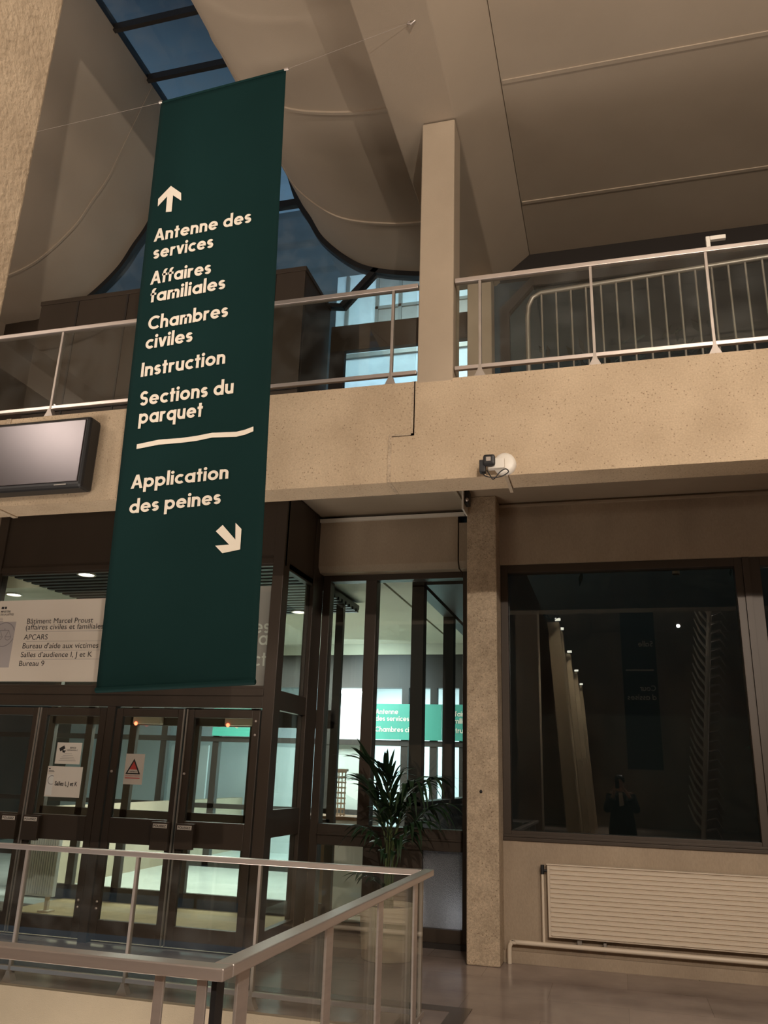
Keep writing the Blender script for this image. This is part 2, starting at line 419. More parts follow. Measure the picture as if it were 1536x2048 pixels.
def font_text(name, text, origin, size, mt, parent, width=None, bold=0.0, th=.0012, mirror=False, spacing=1.0, yaw=0.0):
    """small print facing -Y, baseline start at origin"""
    cu = bpy.data.curves.new(name, 'FONT'); cu.body = text; cu.size = 1; cu.offset = bold; cu.space_character = spacing
    tmp = bpy.data.objects.new(name, cu); COL.objects.link(tmp)
    dg = bpy.context.evaluated_depsgraph_get(); me = bpy.data.meshes.new_from_object(tmp.evaluated_get(dg))
    bpy.data.objects.remove(tmp); bpy.data.curves.remove(cu)
    xs = [v.co.x for v in me.vertices] or [0, 1]; x0, x1 = min(xs), max(xs)
    kx = size if width is None else width / max(x1 - x0, 1e-6)
    mb = MB(); o = Vector(origin); sg = -1 if mirror else 1
    vs_ = [o + Vector((sg * (v.co.x - x0) * kx, 0, v.co.y * size)) for v in me.vertices]
    fs = [tuple(p.vertices) for p in me.polygons]; n = len(vs_)
    mb.add([v + Vector((0, -th, 0)) for v in vs_], fs)
    bpy.data.meshes.remove(me)
    return mb.build(name, mt, parent)


# ================================================================== STRUCTURE
# ---- hall floor with a stair opening
X1 = -1.30          # right edge of the opening
f = MB()
for a in ((-10.2, X1, 6.06, 14.0), (X1, 7, -18, 9.3), (-10.2, X1, -18, 2.70)):
    f.box(a[0], a[1], a[2], min(a[3], 9.3), -.30, 0)
S(f.build('floor', 'floor'), 'polished brown stone floor of the hall around the stair opening', 'floor')
f = MB(); f.box(-10.2, 7, -18, 9.3, -3.4, -3.2); S(f.build('floor_lower', 'floor'), 'lower level floor below the stair opening', 'floor')
f = MB().box(-9.6, X1 + .02, 6.0, 6.06, -1.6, .0).box(X1, X1 + .06, 2.7, 6.0, -1.6, -.002)
S(f.build('trim_1', 'conc_plain'), 'pale concrete curb facing the stair opening under the far railing', 'curb')
f = MB()
f.box(X1 + .06, X1 + .2, 2.4, 6.72, .0, .004); f.box(-9.6, X1 + .2, 6.58, 6.72, .0, .0038)
S(f.build('trim_2', 'border'), 'dark stone strip bordering the stair opening in the floor', 'floor border')
# ---- hall envelope behind and beside the camera
S(MB().box(-10.4, 7, -18.2, -18, 0, 10).build('wall_back', 'conc_wall'), 'concrete wall at the back of the hall', 'wall')
S(MB().box(7, 7.2, -18, 8.5, 0, 10).build('wall_right', 'conc_wall'), 'concrete wall on the right of the hall', 'wall')
S(MB().box(-10.4, -10.2, -18, 8.5, 0, 10).build('wall_left', 'conc_wall'), 'concrete wall on the left of the hall', 'wall')

# ---- ceiling: two hull-shaped vaults, a beam over the columns and a flat field
YB, YE = -18.0, 8.5
prof = smooth_curve([(-4.16, 10.28, 0), (-3.87, 9.40, 0), (-3.69, 8.87, 0), (-3.51, 8.555, 0), (-3.316, 8.213, 0), (-2.958, 7.854, 0), (-2.618, 7.656, 0), (-2.066, 7.517, 0), (-1.66, 7.49, 0)], 7)
prof = [(p.x, p.y) for p in prof]
beam = [(-1.67, 7.21), (-1.095, 7.21), (-.69, 7.55)]


def sheet(mb, line, y0, y1, th=.12):
    n = len(line)
    mb.add([(x, y0, z) for x, z in line] + [(x, y1, z) for x, z in line], [(i, i + 1, n + i + 1, n + i) for i in range(n - 1)], True)
    mb.add([(x, y0, z + th) for x, z in line] + [(x, y1, z + th) for x, z in line], [(i, i + 1, n + i + 1, n + i) for i in range(n - 1)])
    for y in (y0, y1):
        mb.add([(x, y, z) for x, z in line] + [(x, y, z + th) for x, z in line], [(i, i + 1, n + i + 1, n + i) for i in range(n - 1)])


def seam(mb, line, y, wd=.045, drop=.014):
    n = len(line); pts = []
    for dy, dz in ((-wd / 2, 0), (-wd / 2, -drop), (wd / 2, -drop), (wd / 2, 0)):
        pts += [(x, y + dy, z + dz) for x, z in line]
    fs = []
    for k_ in range(3): fs += [(k_ * n + i, k_ * n + i + 1, (k_ + 1) * n + i + 1, (k_ + 1) * n + i) for i in range(n - 1)]
    mb.add(pts, fs)


mirror = lambda L_: [(-9.68 - x, z) for x, z in L_]
SEAMS = [-6., -4.2, -2.5, -.84, .82, 2.49, 4.16, 5.83, 7.5]
for nm, ln, lb in (('ceiling_vault', prof, 'hull-shaped concrete ceiling vault between the skylight and the beam'),
                   ('ceiling_vault', mirror(prof), 'hull-shaped concrete ceiling vault left of the skylight')):
    v = MB(); sheet(v, ln, YB, YE)
    o = S(v.build(nm, 'ceil'), lb, 'ceiling')
    q = MB()
    for y in SEAMS: seam(q, ln, y, .03, .020)
    q.build('joint', 'ceil', o)
v = MB().prism(beam + [(-.69, 7.9), (-1.67, 7.9)], 'Y', YB, YE)
S(v.build('ceiling_beam', 'ceil', bev=.012), 'sloped concrete ceiling beam above the tall column', 'ceiling beam')
v = MB().prism(mirror(beam + [(-.69, 7.9), (-1.67, 7.9)]), 'Y', YB, YE)
S(v.build('ceiling_beam', 'ceil', bev=.012), 'concrete ceiling beam at the far left of the hall', 'ceiling beam')
v = MB().box(-.686, 7, YB, YE, 7.55, 7.7)
o = S(v.build('ceiling', 'ceil'), 'flat concrete ceiling on the right with cross joints', 'ceiling')
q = MB()
for y in SEAMS: seam(q, [(-.675, 7.551), (7, 7.551)], y, .04, .012)
q.build('joint', 'ceil', o)
# skylight between the vaults
sk = thing('window_1', 'long rooflight of blue dusk glass between the two ceiling vaults', 'skylight', (-4.84, 2, 10.28), kind='structure')
q = MB()
y = 8.50
bars = [8.50 - .79 * i for i in range(1, 20)] + [-8, -10, -12, -14, -17.9]
bars = [7.39 + .79 - .79 * i for i in range(0, 22)] + [8.5, -10.5, -12.5, -15, -17.9]
for y in bars: q.box(-5.54, -4.14, y - .028, y + .028, 10.24, 10.34)
q.box(-5.60, -5.52, YB, YE, 10.27, 10.4).box(-4.16, -4.08, YB, YE, 10.27, 10.4)
q.build('frame', 'dark', sk)
MB().box(-5.53, -4.15, YB, YE, 10.34, 10.355).build('pane', 'glass_dusty', sk)

# ---- balcony: slab, two fascia beams with the stepped joint between them, soffit
S(MB().box(-10.2, 7, 6.08, 8.9, 4.45, 4.58).build('floor_upper', 'conc_plain'), 'balcony floor slab with plain concrete soffit', 'balcony floor')
ZB, ZT = 3.777, 4.633
jx0, jx1, jz = -1.603, -1.423, 4.165
# right beam with a corbel step under the left one
MB_ = MB().prism([(jx0 + .006, ZB), (7, ZB), (7, ZT), (jx1 + .006, ZT), (jx1 + .006, jz), (jx0 + .006, jz)], 'Y', 5.8, 6.09)
S(MB_.build('balcony_beam', 'conc', bev=.012), 'right half of the pitted beige concrete balcony beam', 'beam')
MB_ = MB().prism([(-10.2, ZB), (-5.28, ZB), (-5.28, ZT), (-10.2, ZT)], 'Y', 5.8, 6.09)
S(MB_.build('balcony_beam', 'conc', bev=.012), 'leftmost piece of the concrete balcony beam behind the screen', 'beam')
MB_ = MB().prism([(-5.27, ZB), (jx0 - .006, ZB), (jx0 - .006, jz + .01), (jx1 - .006, jz + .01), (jx1 - .006, ZT), (-5.27, ZT)], 'Y', 5.803, 6.09)
S(MB_.build('balcony_beam', 'conc', bev=.012), 'concrete balcony beam piece between the screen and the tall column', 'beam')
q = MB().box(jx1 - .012, jx1 + .016, 5.80, 6.0, jz, ZT).box(jx0 - .012, jx1 + .016, 5.80, 6.0, jz - .006, jz + .016).box(jx0 - .014, jx0 + .014, 5.796, 6.08, ZB, jz)
S(q.build('trim_3', 'conc_grain'), 'stepped mortar joint in the balcony beam left of the tall column', 'joint')
q = MB().box(-5.30, -5.25, 5.79, 6.10, ZB - .012, ZT)
S(q.build('trim_4', 'conc_grain'), 'straight mortar joint in the balcony beam under the screen', 'joint')
# ---- columns
S(MB().box(-1.394, -1.100, 5.797, 6.08, ZT - .02, 7.196).build('column', 'conc_plain', bev=.01), 'tall square beige column rising from the balcony beam to the ceiling', 'column')
S(MB().box(-1.385, -1.11, 5.81, 6.07, 7.19, 7.215).build('trim_8', 'dirt'), 'dark joint at the head of the tall column', 'joint')
S(MB().box(-1.392, -1.086, 8.18, 8.62, 0, 4.45).build('column', 'conc_grain', bev=.012), 'square speckled concrete column standing beside the big dark window', 'column')
S(MB().box(-1.40, -1.12, 8.24, 8.5, 4.58, 7.3).build('column', 'conc_plain', bev=.01), 'upper floor column behind the glass railing beside the dark glazing', 'column')
MB().lathe((-1.253, 8.178, 1.482), [(0, -.004), (.014, -.004), (.014, .004)], 16, 'Y').build('anchor_hole', 'black', None)
tag(bpy.data.objects['anchor_hole'], 'small black anchor hole in the speckled column', 'hole', kind='structure')

# ---- right wall under the balcony with the big window
XW = 1.34
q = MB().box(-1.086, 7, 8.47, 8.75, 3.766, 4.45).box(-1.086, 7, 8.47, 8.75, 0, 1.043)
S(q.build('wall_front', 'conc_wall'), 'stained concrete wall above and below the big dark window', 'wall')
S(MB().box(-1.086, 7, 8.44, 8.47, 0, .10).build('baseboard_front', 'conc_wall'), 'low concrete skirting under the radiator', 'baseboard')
S(MB().box(-10.2, -6.77, 7.62, 7.80, 0, 4.45).build('wall_front_left', 'conc_wall'), 'concrete wall left of the entrance vestibule under the balcony', 'wall')
wn = thing('window_2', 'big dark night window in a bronze frame above the radiator', 'window', (0, 8.5, 1.04), kind='structure')
q = MB(); q.frame(-1.084, 1.30, 1.043, 3.766, .075, 8.49, 8.62, wb=.09, wt=.085)
q.box(-1.084, 6.99, 8.455, 8.50, 1.043, 1.075); q.box(-1.084, 6.99, 8.47, 8.49, 1.075, 1.10)
q.build('frame', 'brown', wn, bev=.004)
MB().box(-1.012, 1.23, 8.555, 8.565, 1.13, 3.685).build('pane', 'glass_night', wn)
wn = thing('window_3', 'second dark night window at the right edge of the photo', 'window', (4, 8.5, 1.04), kind='structure')
q = MB(); q.frame(1.36, 6.95, 1.043, 3.766, .1, 8.49, 8.62, wb=.09, wt=.085); q.build('frame', 'brown', wn, bev=.004)
MB().box(1.45, 6.86, 8.555, 8.565, 1.13, 3.685).build('pane', 'glass_night', wn)
S(MB().box(1.30, 1.36, 8.47, 8.64, 1.043, 3.766).build('trim_5', 'brown'), 'bronze mullion between the two dark windows', 'mullion')

# ---- left window bay (behind the palm) with its lintel
q = MB().prism([(8.60, 3.85), (8.66, 3.79), (9.0, 3.79), (9.0, 4.39), (8.60, 4.39)], 'X', -3.30, -1.565)
S(q.build('lintel', 'conc_wall', bev=.008), 'beige concrete lintel over the window behind the palm', 'lintel')
q = MB().prism([(8.60, 3.86), (8.66, 3.79), (9.0, 3.79), (9.0, 4.30), (8.60, 4.30)], 'X', -1.55, -1.392)
S(q.build('lintel', 'conc_wall', bev=.006), 'small concrete lintel block against the speckled column', 'lintel')
S(MB().box(-3.30, -1.392, 8.66, 9.0, 4.38, 4.45).build('trim_6', 'dark'), 'dark gap between the lintel and the balcony soffit', 'gap')
wn = thing('window_4', 'bronze framed window bay behind the palm with lit gallery beyond', 'window', (-2.3, 8.85, 0), kind='structure')
q = MB()
q.box(-3.18, -3.09, 8.80, 8.94, .04, 3.82).box(-1.54, -1.40, 8.80, 8.94, .04, 3.82)
q.box(-3.09, -1.54, 8.80, 8.94, 3.72, 3.82)
q.box(-2.66, -2.53, 8.79, 8.95, 1.09, 3.72)
q.box(-3.09, -1.54, 8.78, 8.96, .885, 1.09)
q.box(-3.09, -1.54, 8.80, 8.94, .04, .17)
q.box(-2.585, -1.955, 8.80, 8.94, .17, .885)
q.box(-3.09, -1.54, 8.765, 8.78, .98, 1.0)
q.build('frame', 'brown', wn, bev=.004)
MB().box(-3.09, -2.66, 8.865, 8.873, 1.09, 3.72).build('pane', 'glass', wn)
MB().box(-2.53, -1.54, 8.865, 8.873, 1.09, 3.72).build('pane', 'glass', wn)
MB().box(-3.09, -2.585, 8.865, 8.873, .17, .885).build('pane', 'glass', wn)
o = MB().box(-1.955, -1.54, 8.86, 8.88, .17, .885).build('panel', 'frost', wn); o['label'] = 'speckled frosted grey lower panel'
S(MB().box(-3.18, -1.39, 8.76, 9.0, 0, .05).build('baseboard_bay', 'dark'), 'black threshold under the window bay behind the palm', 'baseboard')

# ---- entrance vestibule, two storeys of bronze panels
VX0, VX1, VY = -6.75, -3.18, 7.6
ve = thing('vestibule', 'two-storey dark bronze entrance vestibule standing behind the green banner', 'vestibule', (-5, 8, 0), kind='structure')
q = MB()
q.box(VX0, VX1, VY, VY + .06, 4.45, 7.17); q.box(VX0, VX0 + .06, VY + .06, 8.5, 4.45, 7.17); q.box(VX1 - .06, VX1, VY + .06, 8.5, 4.45, 7.17)
q.box(VX0 - .01, VX1 + .01, VY - .01, 8.5, 7.13, 7.19)
q.build('upper_casing', 'brown', ve, bev=.004)
q = MB()
for x in (-6.2, -5.5, -4.8, -4.1, -3.55): q.box(x - .012, x + .012, VY - .008, VY, 4.5, 7.13)
q.box(VX0, VX1, VY - .012, VY, 5.62, 5.66)
q.build('panel_batten', 'dark', ve)
q = MB().box(VX0, VX1, VY + .01, VY + .05, 3.62, 4.45)
q.box(VX1 - .05, VX1 - .01, VY + .05, 8.9, 3.62, 4.45)
q.build('fascia_panel', 'brown', ve)
q = MB()
q.box(-3.30, VX1, VY - .02, VY + .14, 0, 4.45)                       # corner post
q.box(VX0, VX0 + .12, VY - .02, VY + .12, 0, 4.45)
q.box(VX0 + .12, -3.30, VY - .015, VY + .10, 2.185, 2.40)              # transom over the doors
q.box(VX0 + .12, -3.30, VY - .03, VY - .015, 2.30, 2.37)
q.box(VX0 + .12, -3.30, VY - .01, VY + .08, 3.64, 3.70)
q.box(-5.02, -4.925, VY - .012, VY + .08, .0, 2.185)                   # post between the door pairs
q.build('front_frame', 'brown', ve, bev=.004)
q = MB()
q.box(VX1 - .1, VX1, 8.48, 8.80, 0, 4.45)
for z0, z1 in ((2.18, 2.37), (1.0, 1.25), (.0, .2)): q.box(VX1 - .08, VX1 - .01, VY + .14, 8.48, z0, z1)
q.box(VX1 - .08, VX1 - .01, VY + .14, 8.48, 3.60, 3.68)
q.build('side_frame', 'brown', ve, bev=.004)
MB().box(VX0 + .12, -3.30, VY + .03, VY + .038, 2.40, 3.64).build('transom_pane', 'glass', ve)
for z0, z1 in ((2.37, 3.60), (1.25, 2.18), (.2, 1.0)): MB().box(VX1 - .05, VX1 - .042, VY + .14, 8.48, z0, z1).build('side_pane', 'glass', ve)
# slatted dark ceiling of the vestibule
q = MB().box(VX0 + .06, VX1 - .05, VY + .06, 10.4, 3.70, 3.76)
for i in range(18): q.box(VX0 + .06, VX1 - .05, VY + .14 + i * .15, VY + .22 + i * .15, 3.66, 3.70)
q.build('slat_ceiling', 'black', ve)
# inner door screen of the airlock
q = MB(); YI = 9.8
for x in (-7.3, -6.72, -6.06, -5.28, -5.16, -4.36, -3.62, -3.30): q.box(x - .05, x + .05, YI, YI + .07, 0, 3.7)
q.box(-7.3, -3.3, YI, YI + .07, 2.12, 2.34).box(-7.3, -3.3, YI, YI + .07, .94, 1.08).box(-7.3, -3.3, YI, YI + .07, 0, .17)
q.build('inner_frame', 'brown', ve)
MB().box(-7.3, -3.3, YI + .03, YI + .038, .17, 3.7).build('inner_pane', 'glass', ve)
MB().box(VX0, VX1 - .06, 7.66, 9.8, .001, .012).build('doormat', 'mat_tan', ve)

# ---- the four door leaves
def push_plate(x0, x1, z0, z1, parent, mt='brown'):
    p = MB().box(x0, x1, VY - .055, VY - .012, z0, z1).build('push_plate', mt, parent, bev=.004)
    MB().box(x0 + .02, x1 - .02, VY - .058, VY - .055, z1 - .055, z1 - .018).build('sticker', 'paper', p)
    font_text('lettering', 'POUSSEZ', (x0 + .028, VY - .0585, z1 - .047), .03, 'ink', p, width=(x1 - x0) - .056, bold=.02)


leaf = [(-5.845 - .785, -5.845 + .012, 'door_1', 'leftmost entrance door leaf, almost black glass, cut by the photo edge'),
        (-5.815, -5.03, 'door_2', 'entrance door leaf carrying the two white paper notices'),
        (-4.915, -4.135, 'door_3', 'entrance door leaf carrying the red triangle notice'),
        (-4.110, -3.325, 'door_4', 'rightmost entrance door leaf beside the glazed vestibule side')]
for i, (x0, x1, nm, lb) in enumerate(leaf):
    d = thing(nm, lb, 'door', ((x0 + x1) / 2, VY, 0), kind='structure')
    q = MB(); st = .078
    q.box(x0, x0 + st, VY, VY + .05, .03, 2.165).box(x1 - st, x1, VY, VY + .05, .03, 2.165)
    for z0, z1 in ((.03, .205), (.885, 1.12), (2.085, 2.165)): q.box(x0 + st, x1 - st, VY, VY + .05, z0, z1)
    q.build('leaf_frame', 'brown', d, bev=.006)
    g = MB().box(x0 + st, x1 - st, VY + .02, VY + .028, 1.12, 2.085); g.build('upper_pane', 'glass', d)
    g = MB().box(x0 + st, x1 - st, VY + .02, VY + .028, .205, .885); g.build('lower_pane', 'glass', d)
    if i == 0: push_plate(-6.06, -5.87, .87, 1.105, d)
    if i == 1: push_plate(-5.80, -5.61, .87, 1.105, d)
    if i == 2: push_plate(-4.345, -4.155, .85, 1.105, d)
    if i == 3: push_plate(-4.085, -3.895, .87, 1.10, d)
    q = MB()
    xe = x1 - .006 if i % 2 == 0 else x0 + .006
    q.box(xe - .007, xe + .007, VY - .014, VY + .001, .03, 2.165).build('edge_strip', 'steel', d)
    q = MB()
    for z in (.30, .36) if i in (1, 2) else ((2.06, 1.93) if i == 3 else (.3,)):
        xb = x1 - .04 if i in (1, 3) else x0 + .05
        q.lathe((xb, VY - .002, z), [(0, -.008), (.011, -.006), (.013, .002)], 12, 'Y')
    q.build('screw', 'alu', d)
    q = MB().lathe(((x1 + .045) if i == 1 else x0 + .03, VY - .002, 1.55), [(0, -.01), (.012, -.008), (.014, .002)], 12, 'Y')
    q.build('stud', 'alu', d)

# ---- upper floor glazing to the court
def band(mb, line, wd, y0, y1):
    """a frame band hanging below a profile line"""
    n = len(line)
    nor = []
    for i in range(n):
        a = Vector(line[max(i - 1, 0)]); c = Vector(line[min(i + 1, n - 1)]); d = (c - a).normalized(); nr = Vector((d.y, -d.x))
        if nr.y > 0: nr = -nr
        nor.append(nr)
    lo = [(p[0] + q.x * wd, p[1] + q.y * wd) for p, q in zip(line, nor)]
    for i in range(n - 1):
        mb.prism([line[i], line[i + 1], lo[i + 1], lo[i]], 'Y', y0, y1)


wn = thing('window_5', 'upper glazing under the vault with a black curved frame', 'window', (-3, 8.5, 4.6), kind='structure')
q = MB(); band(q, prof, .065, 8.44, 8.56)
q.bar((-2.574, 8.5, 7.66), (-3.02, 8.5, 7.17), .07, .12, (0, 1, 0)); q.bar((-3.0, 8.5, 7.17), (-3.19, 8.5, 7.20), .05, .1, (0, 1, 0))
q.bar((-3.69, 8.5, 8.86), (-5.99, 8.5, 8.86), .08, .1).bar((-4.16, 8.5, 10.25), (-5.52, 8.5, 10.25), .08, .1)
q.build('frame', 'black', wn)
q = MB(); n = len(prof)
q.prism(prof + [(-1.66, 4.6), (-3.18, 4.6), (-3.18, 7.19), (-4.84, 7.19), (-4.84, 10.28)], 'Y', 8.5, 8.508)
q.build('pane', 'glass_dusty', wn)
o = MB().box(-3.14, -1.40, 8.46, 8.54, 6.53, 6.88).build('spandrel', 'brown', wn)
q = MB().box(-3.14, -2.955, 8.46, 8.54, 4.58, 6.53).box(-2.02, -1.97, 8.47, 8.53, 4.58, 6.53)
q.build('mullion', 'dark', wn)
wn = thing('window_6', 'upper glazing under the left vault beside the dark casing', 'window', (-6.7, 8.5, 4.6), kind='structure')
q = MB(); band(q, mirror(prof), .065, 8.44, 8.56); q.build('frame', 'black', wn)
q = MB(); q.prism(mirror(prof) + [(-8.02, 7.19), (-4.84, 7.19), (-4.84, 10.28)], 'Y', 8.5, 8.508); q.build('pane', 'glass_dusty', wn)
S(MB().box(-10.2, VX0 + .02, 8.40, 8.50, 4.58, 7.5).build('wall_upper', 'brown'), 'brown panelled wall at the back of the balcony left of the casing', 'wall')
wn = thing('window_7', 'dark upper glazing behind the metal crowd barrier', 'window', (1, 8.5, 4.6), kind='structure')
q = MB().prism([(-1.05, 4.58), (-.94, 4.58), (-.94, 6.80), (-.66, 7.12), (-.66, 7.25), (-1.05, 6.86)], 'Y', 8.44, 8.54)
q.box(-.66, 7, 8.44, 8.54, 7.12, 7.25).box(2.0, 2.1, 8.44, 8.54, 4.58, 7.12).box(5, 5.1, 8.44, 8.54, 4.58, 7.12)
q.build('frame', 'dark', wn)
MB().box(-.94, 7, 8.49, 8.498, 4.58, 7.12).build('pane', 'glass_night', wn)
MB().box(-1.12, 7, 8.45, 8.53, 7.25, 7.56).build('head_panel', 'dark', wn)

# ================================================================== OUTSIDE / GALLERY BEYOND
S(MB().box(-13, -2.15, 9.3, 19.5, -.2, 0).build('floor_gallery', 'tile_pale'), 'bright pale tiled floor of the gallery beyond the doors', 'floor')
S(MB().box(-12, -2.6, 8.95, 13.9, 3.80, 4.0).build('ceiling_gallery', 'pale_ceil'), 'pale gallery ceiling seen through the window behind the palm', 'ceiling')
S(MB().box(-2.565, -2.15, 8.95, 13.9, 3.80, 4.0).build('ceiling_gallery', 'pale_ceil'), 'pale ceiling strip along the dark post screen beyond the window bay', 'ceiling')
pt = thing('post_screen', 'open screen of dark posts on a low grey wall beyond the window bay', 'screen', (-2.1, 11, 0), kind='structure')
q = MB().box(-2.17, -2.03, 9.02, 13.9, 3.68, 3.82)
for y in (9.10, 10.95, 12.8): q.box(-2.17, -2.03, y - .08, y + .08, 1.3, 3.7)
q.box(-2.18, -2.02, 9.02, 13.9, 1.28, 1.34)
q.build('frame', 'dark', pt)
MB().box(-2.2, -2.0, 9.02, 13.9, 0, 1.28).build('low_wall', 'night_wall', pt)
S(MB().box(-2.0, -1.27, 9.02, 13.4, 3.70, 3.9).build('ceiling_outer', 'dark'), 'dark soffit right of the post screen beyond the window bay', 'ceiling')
# far entrance front
fe = thing('wall_far', 'far entrance front with dark fascia and lit hall behind it', 'wall', (-4, 14, 0), kind='structure')
MB().box(-12, 1, 14.0, 14.2, 3.05, 3.62).build('fascia', 'dark', fe)
MB().box(-12, 1, 13.96, 14.2, 3.62, 3.86).build('header', 'pale_ceil', fe)
q = MB()
for x in (-8.0, -6.95, -6.1, -5.2, -4.82, -4.06, -3.45, -2.95, -2.45, -1.9, -1.0, 0): q.box(x - .06, x + .06, 14.0, 14.12, 0, 3.05)
q.box(-12, 1, 13.98, 14.1, 2.08, 2.17); q.box(-12, 1, 14.0, 14.1, 0, .12); q.box(-12, 1, 14.0, 14.08, .95, 1.03)
q.build('frame', 'dark', fe)
MB().box(-12, 1, 13.985, 14.0, 2.12, 2.14).build('cover_strip', 'white', fe)
MB().box(-12, 1, 14.05, 14.058, .12, 2.08).build('pane', 'glass', fe)
S(MB().box(-13, 2, 18.2, 18.4, 0, 3.9).build('wall_far_hall', 'white_wall'), 'bright white back wall of the hall behind the far doors', 'wall')
S(MB().box(-13, 2, 14.2, 18.2, 3.55, 3.7).build('ceiling_far_hall', 'white_wall'), 'lit ceiling of the hall behind the far doors', 'ceiling')
q = MB()
for x in (-9.5, -7.4, -5.9, -3.4, -2.2): q.box(x, x + .9, 17.0, 17.06, 0, 2.1)
S(q.build('trim_7', 'white_wall'), 'white door panels inside the far hall', 'door panels')
q = MB().box(-4.76, -4.10, 14.12, 14.16, .1, 3.05)
S(q.build('wall_far_panel', 'white_wall'), 'white wall panels beside the far sign seen left of the palm', 'wall')
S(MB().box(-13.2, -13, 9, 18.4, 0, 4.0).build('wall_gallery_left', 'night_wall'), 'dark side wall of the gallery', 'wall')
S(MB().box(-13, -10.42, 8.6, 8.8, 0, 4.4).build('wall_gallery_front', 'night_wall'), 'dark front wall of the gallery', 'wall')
tag(MB().tube([(-4.74, 13.93, 2.98), (-4.14, 13.93, 2.94)], .03, 10).build('fluorescent_tube', 'tube_on'), 'bright white tube lamp on the white panels left of the far green sign', 'lamp')
for (x0, x1, tx, lb) in ((-7.0, -5.9, [], 'green sign band above the far doors seen through the rightmost door leaf'),
                         (-4.02, -2.80, [('Antenne', -3.95, 2.60), ('des services', -3.95, 2.485), ('Chambres civiles', -3.95, 2.305)], 'green sign beyond the palm reading Antenne des services, Chambres civiles'),
                         (-2.79, -1.2, [('Affaires', -2.68, 2.575), ('familiales', -2.68, 2.46), ('Instruction', -2.68, 2.305)], 'green sign beyond the window bay reading Affaires familiales, Instruction')):
    s_ = thing('green_sign', lb, 'sign', ((x0 + x1) / 2, 13.95, 2.18))
    MB().box(x0, x1, 13.93, 13.97, 2.18, 2.77).build('panel', 'green_band', s_)
    for t, x, z in tx:
        text_words(t, (x, 13.928, z), (1, 0, 0), (0, 0, 1), .088, 'letter', s_, None, .004, .15)
# low stone wall in the gallery
p1 = at(200, 1753, Z=0); p2 = at(345, 1723, Z=0); dv = (p2 - p1); p0 = p1 - dv * .6; p3 = p2 + dv * 1.2
q = MB().bar(p0 + Vector((0, 0, .52)), p3 + Vector((0, 0, .52)), .2, 1.04)
S(q.build('wall_gallery', 'conc_plain'), 'low pale stone wall beyond the entrance doors', 'wall')
# counter and lattice rack beyond the window bay
c = thing('counter', 'brown wooden counter left of the palm beyond the window bay', 'counter', (-3.4, 10.5, 0))
MB().box(-3.95, -3.42, 10.4, 10.9, 0, 1.04).build('body', 'wood', c); MB().box(-3.42, -3.0, 10.4, 10.9, 0, 1.06).build('front_panel', 'paper', c)
MB().box(-3.97, -2.98, 10.36, 10.92, 1.05, 1.09).build('top', 'wood', c)
lt_ = thing('lattice_rack', 'cream lattice rack standing on the counter left of the palm', 'rack', (-3.48, 10.6, 1.09))
q = MB()
for i in range(5): q.box(-3.57 + i * .045, -3.56 + i * .045, 10.6, 10.62, 1.09, 1.64)
for i in range(9): q.box(-3.575, -3.375, 10.595, 10.625, 1.10 + i * .064, 1.12 + i * .064)
q.build('lattice', 'white_paint', lt_); MB().box(-3.59, -3.36, 10.57, 10.65, 1.63, 1.66).build('cap', 'white_paint', lt_)
# airlock door operators with red lamp
for x0, lb in ((-6.02, 'cream door operator with red lamp seen above the red triangle door'), (-4.72, 'cream door operator with red lamp seen through the rightmost door leaf')):
    d = thing('door_operator', lb, 'door operator', (x0 + .2, 9.7, 2.12), 'door operators of the inner screen')
    MB().box(x0, x0 + .40, 9.70, 9.79, 2.13, 2.24).build('housing', 'white_paint', d, bev=.01)
    MB().lathe((x0 + .05, 9.698, 2.135), [(0, -.012), (.02, -.008), (.024, .004)], 14, 'Y').build('lamp', 'led', d)
tag(MB().box(-4.36, -4.17, 9.79, 9.798, 1.33, 1.62).build('paper_notice', 'paper'), 'small white paper on the inner screen seen beside the corner post', 'notice')
# vestibule radiator
rd = thing('radiator', 'white ribbed radiator inside the vestibule behind the left notices', 'radiator', (-6.42, 8.8, .15))
q = MB().box(-6.63, -6.22, 8.80, 8.86, .17, .79); q.build('panel', 'white_wall', rd)
q = MB()
for i in range(13): q.box(-6.62 + i * .031, -6.604 + i * .031, 8.78, 8.80, .19, .775)
q.build('ribs', 'white_wall', rd)
MB().box(-6.31, -6.27, 8.81, 8.85, .012, .17).box(-6.36, -6.22, 8.77, 8.89, .012, .03).build('foot', 'white_paint', rd)
# court wall and windows across the upper court
cw = thing('wall_court', 'pale lit wing across the upper court seen between box and column', 'wall', (-2, 13, 4), kind='structure')
MB().box(-4.75, -2.05, 13.0, 13.3, 4.0, 10.8).build('facade', 'white_wall', cw)
q = MB()
for x in (-4.55, -3.95, -3.5, -3.0, -2.5): q.box(x, x + .06, 12.93, 13.0, 9.5, 10.75)
for z in (9.5, 9.95, 10.3, 10.72): q.box(-3.95, -2.05, 12.93, 13.0, z, z + .06)
q.build('window_bars', 'steel', cw)
MB().box(-3.9, -2.05, 12.97, 12.99, 9.55, 9.95).box(-3.9, -2.05, 12.97, 12.99, 10.36, 10.72).build('window_panes', 'alu_dull', cw)
MB().box(-4.7, -2.05, 12.94, 13.0, 8.98, 9.06).build('ledge', 'steel', cw)
MB().box(-6, -2.05, 11.2, 13.0, 4.0, 4.1).build('terrace', 'tile_pale', cw)
S(MB().box(-13, -4.9, 15, 15.2, 4, 14.2).build('wall_court_dark', 'grey_render'), 'unlit wing behind the upper glazing', 'wall')
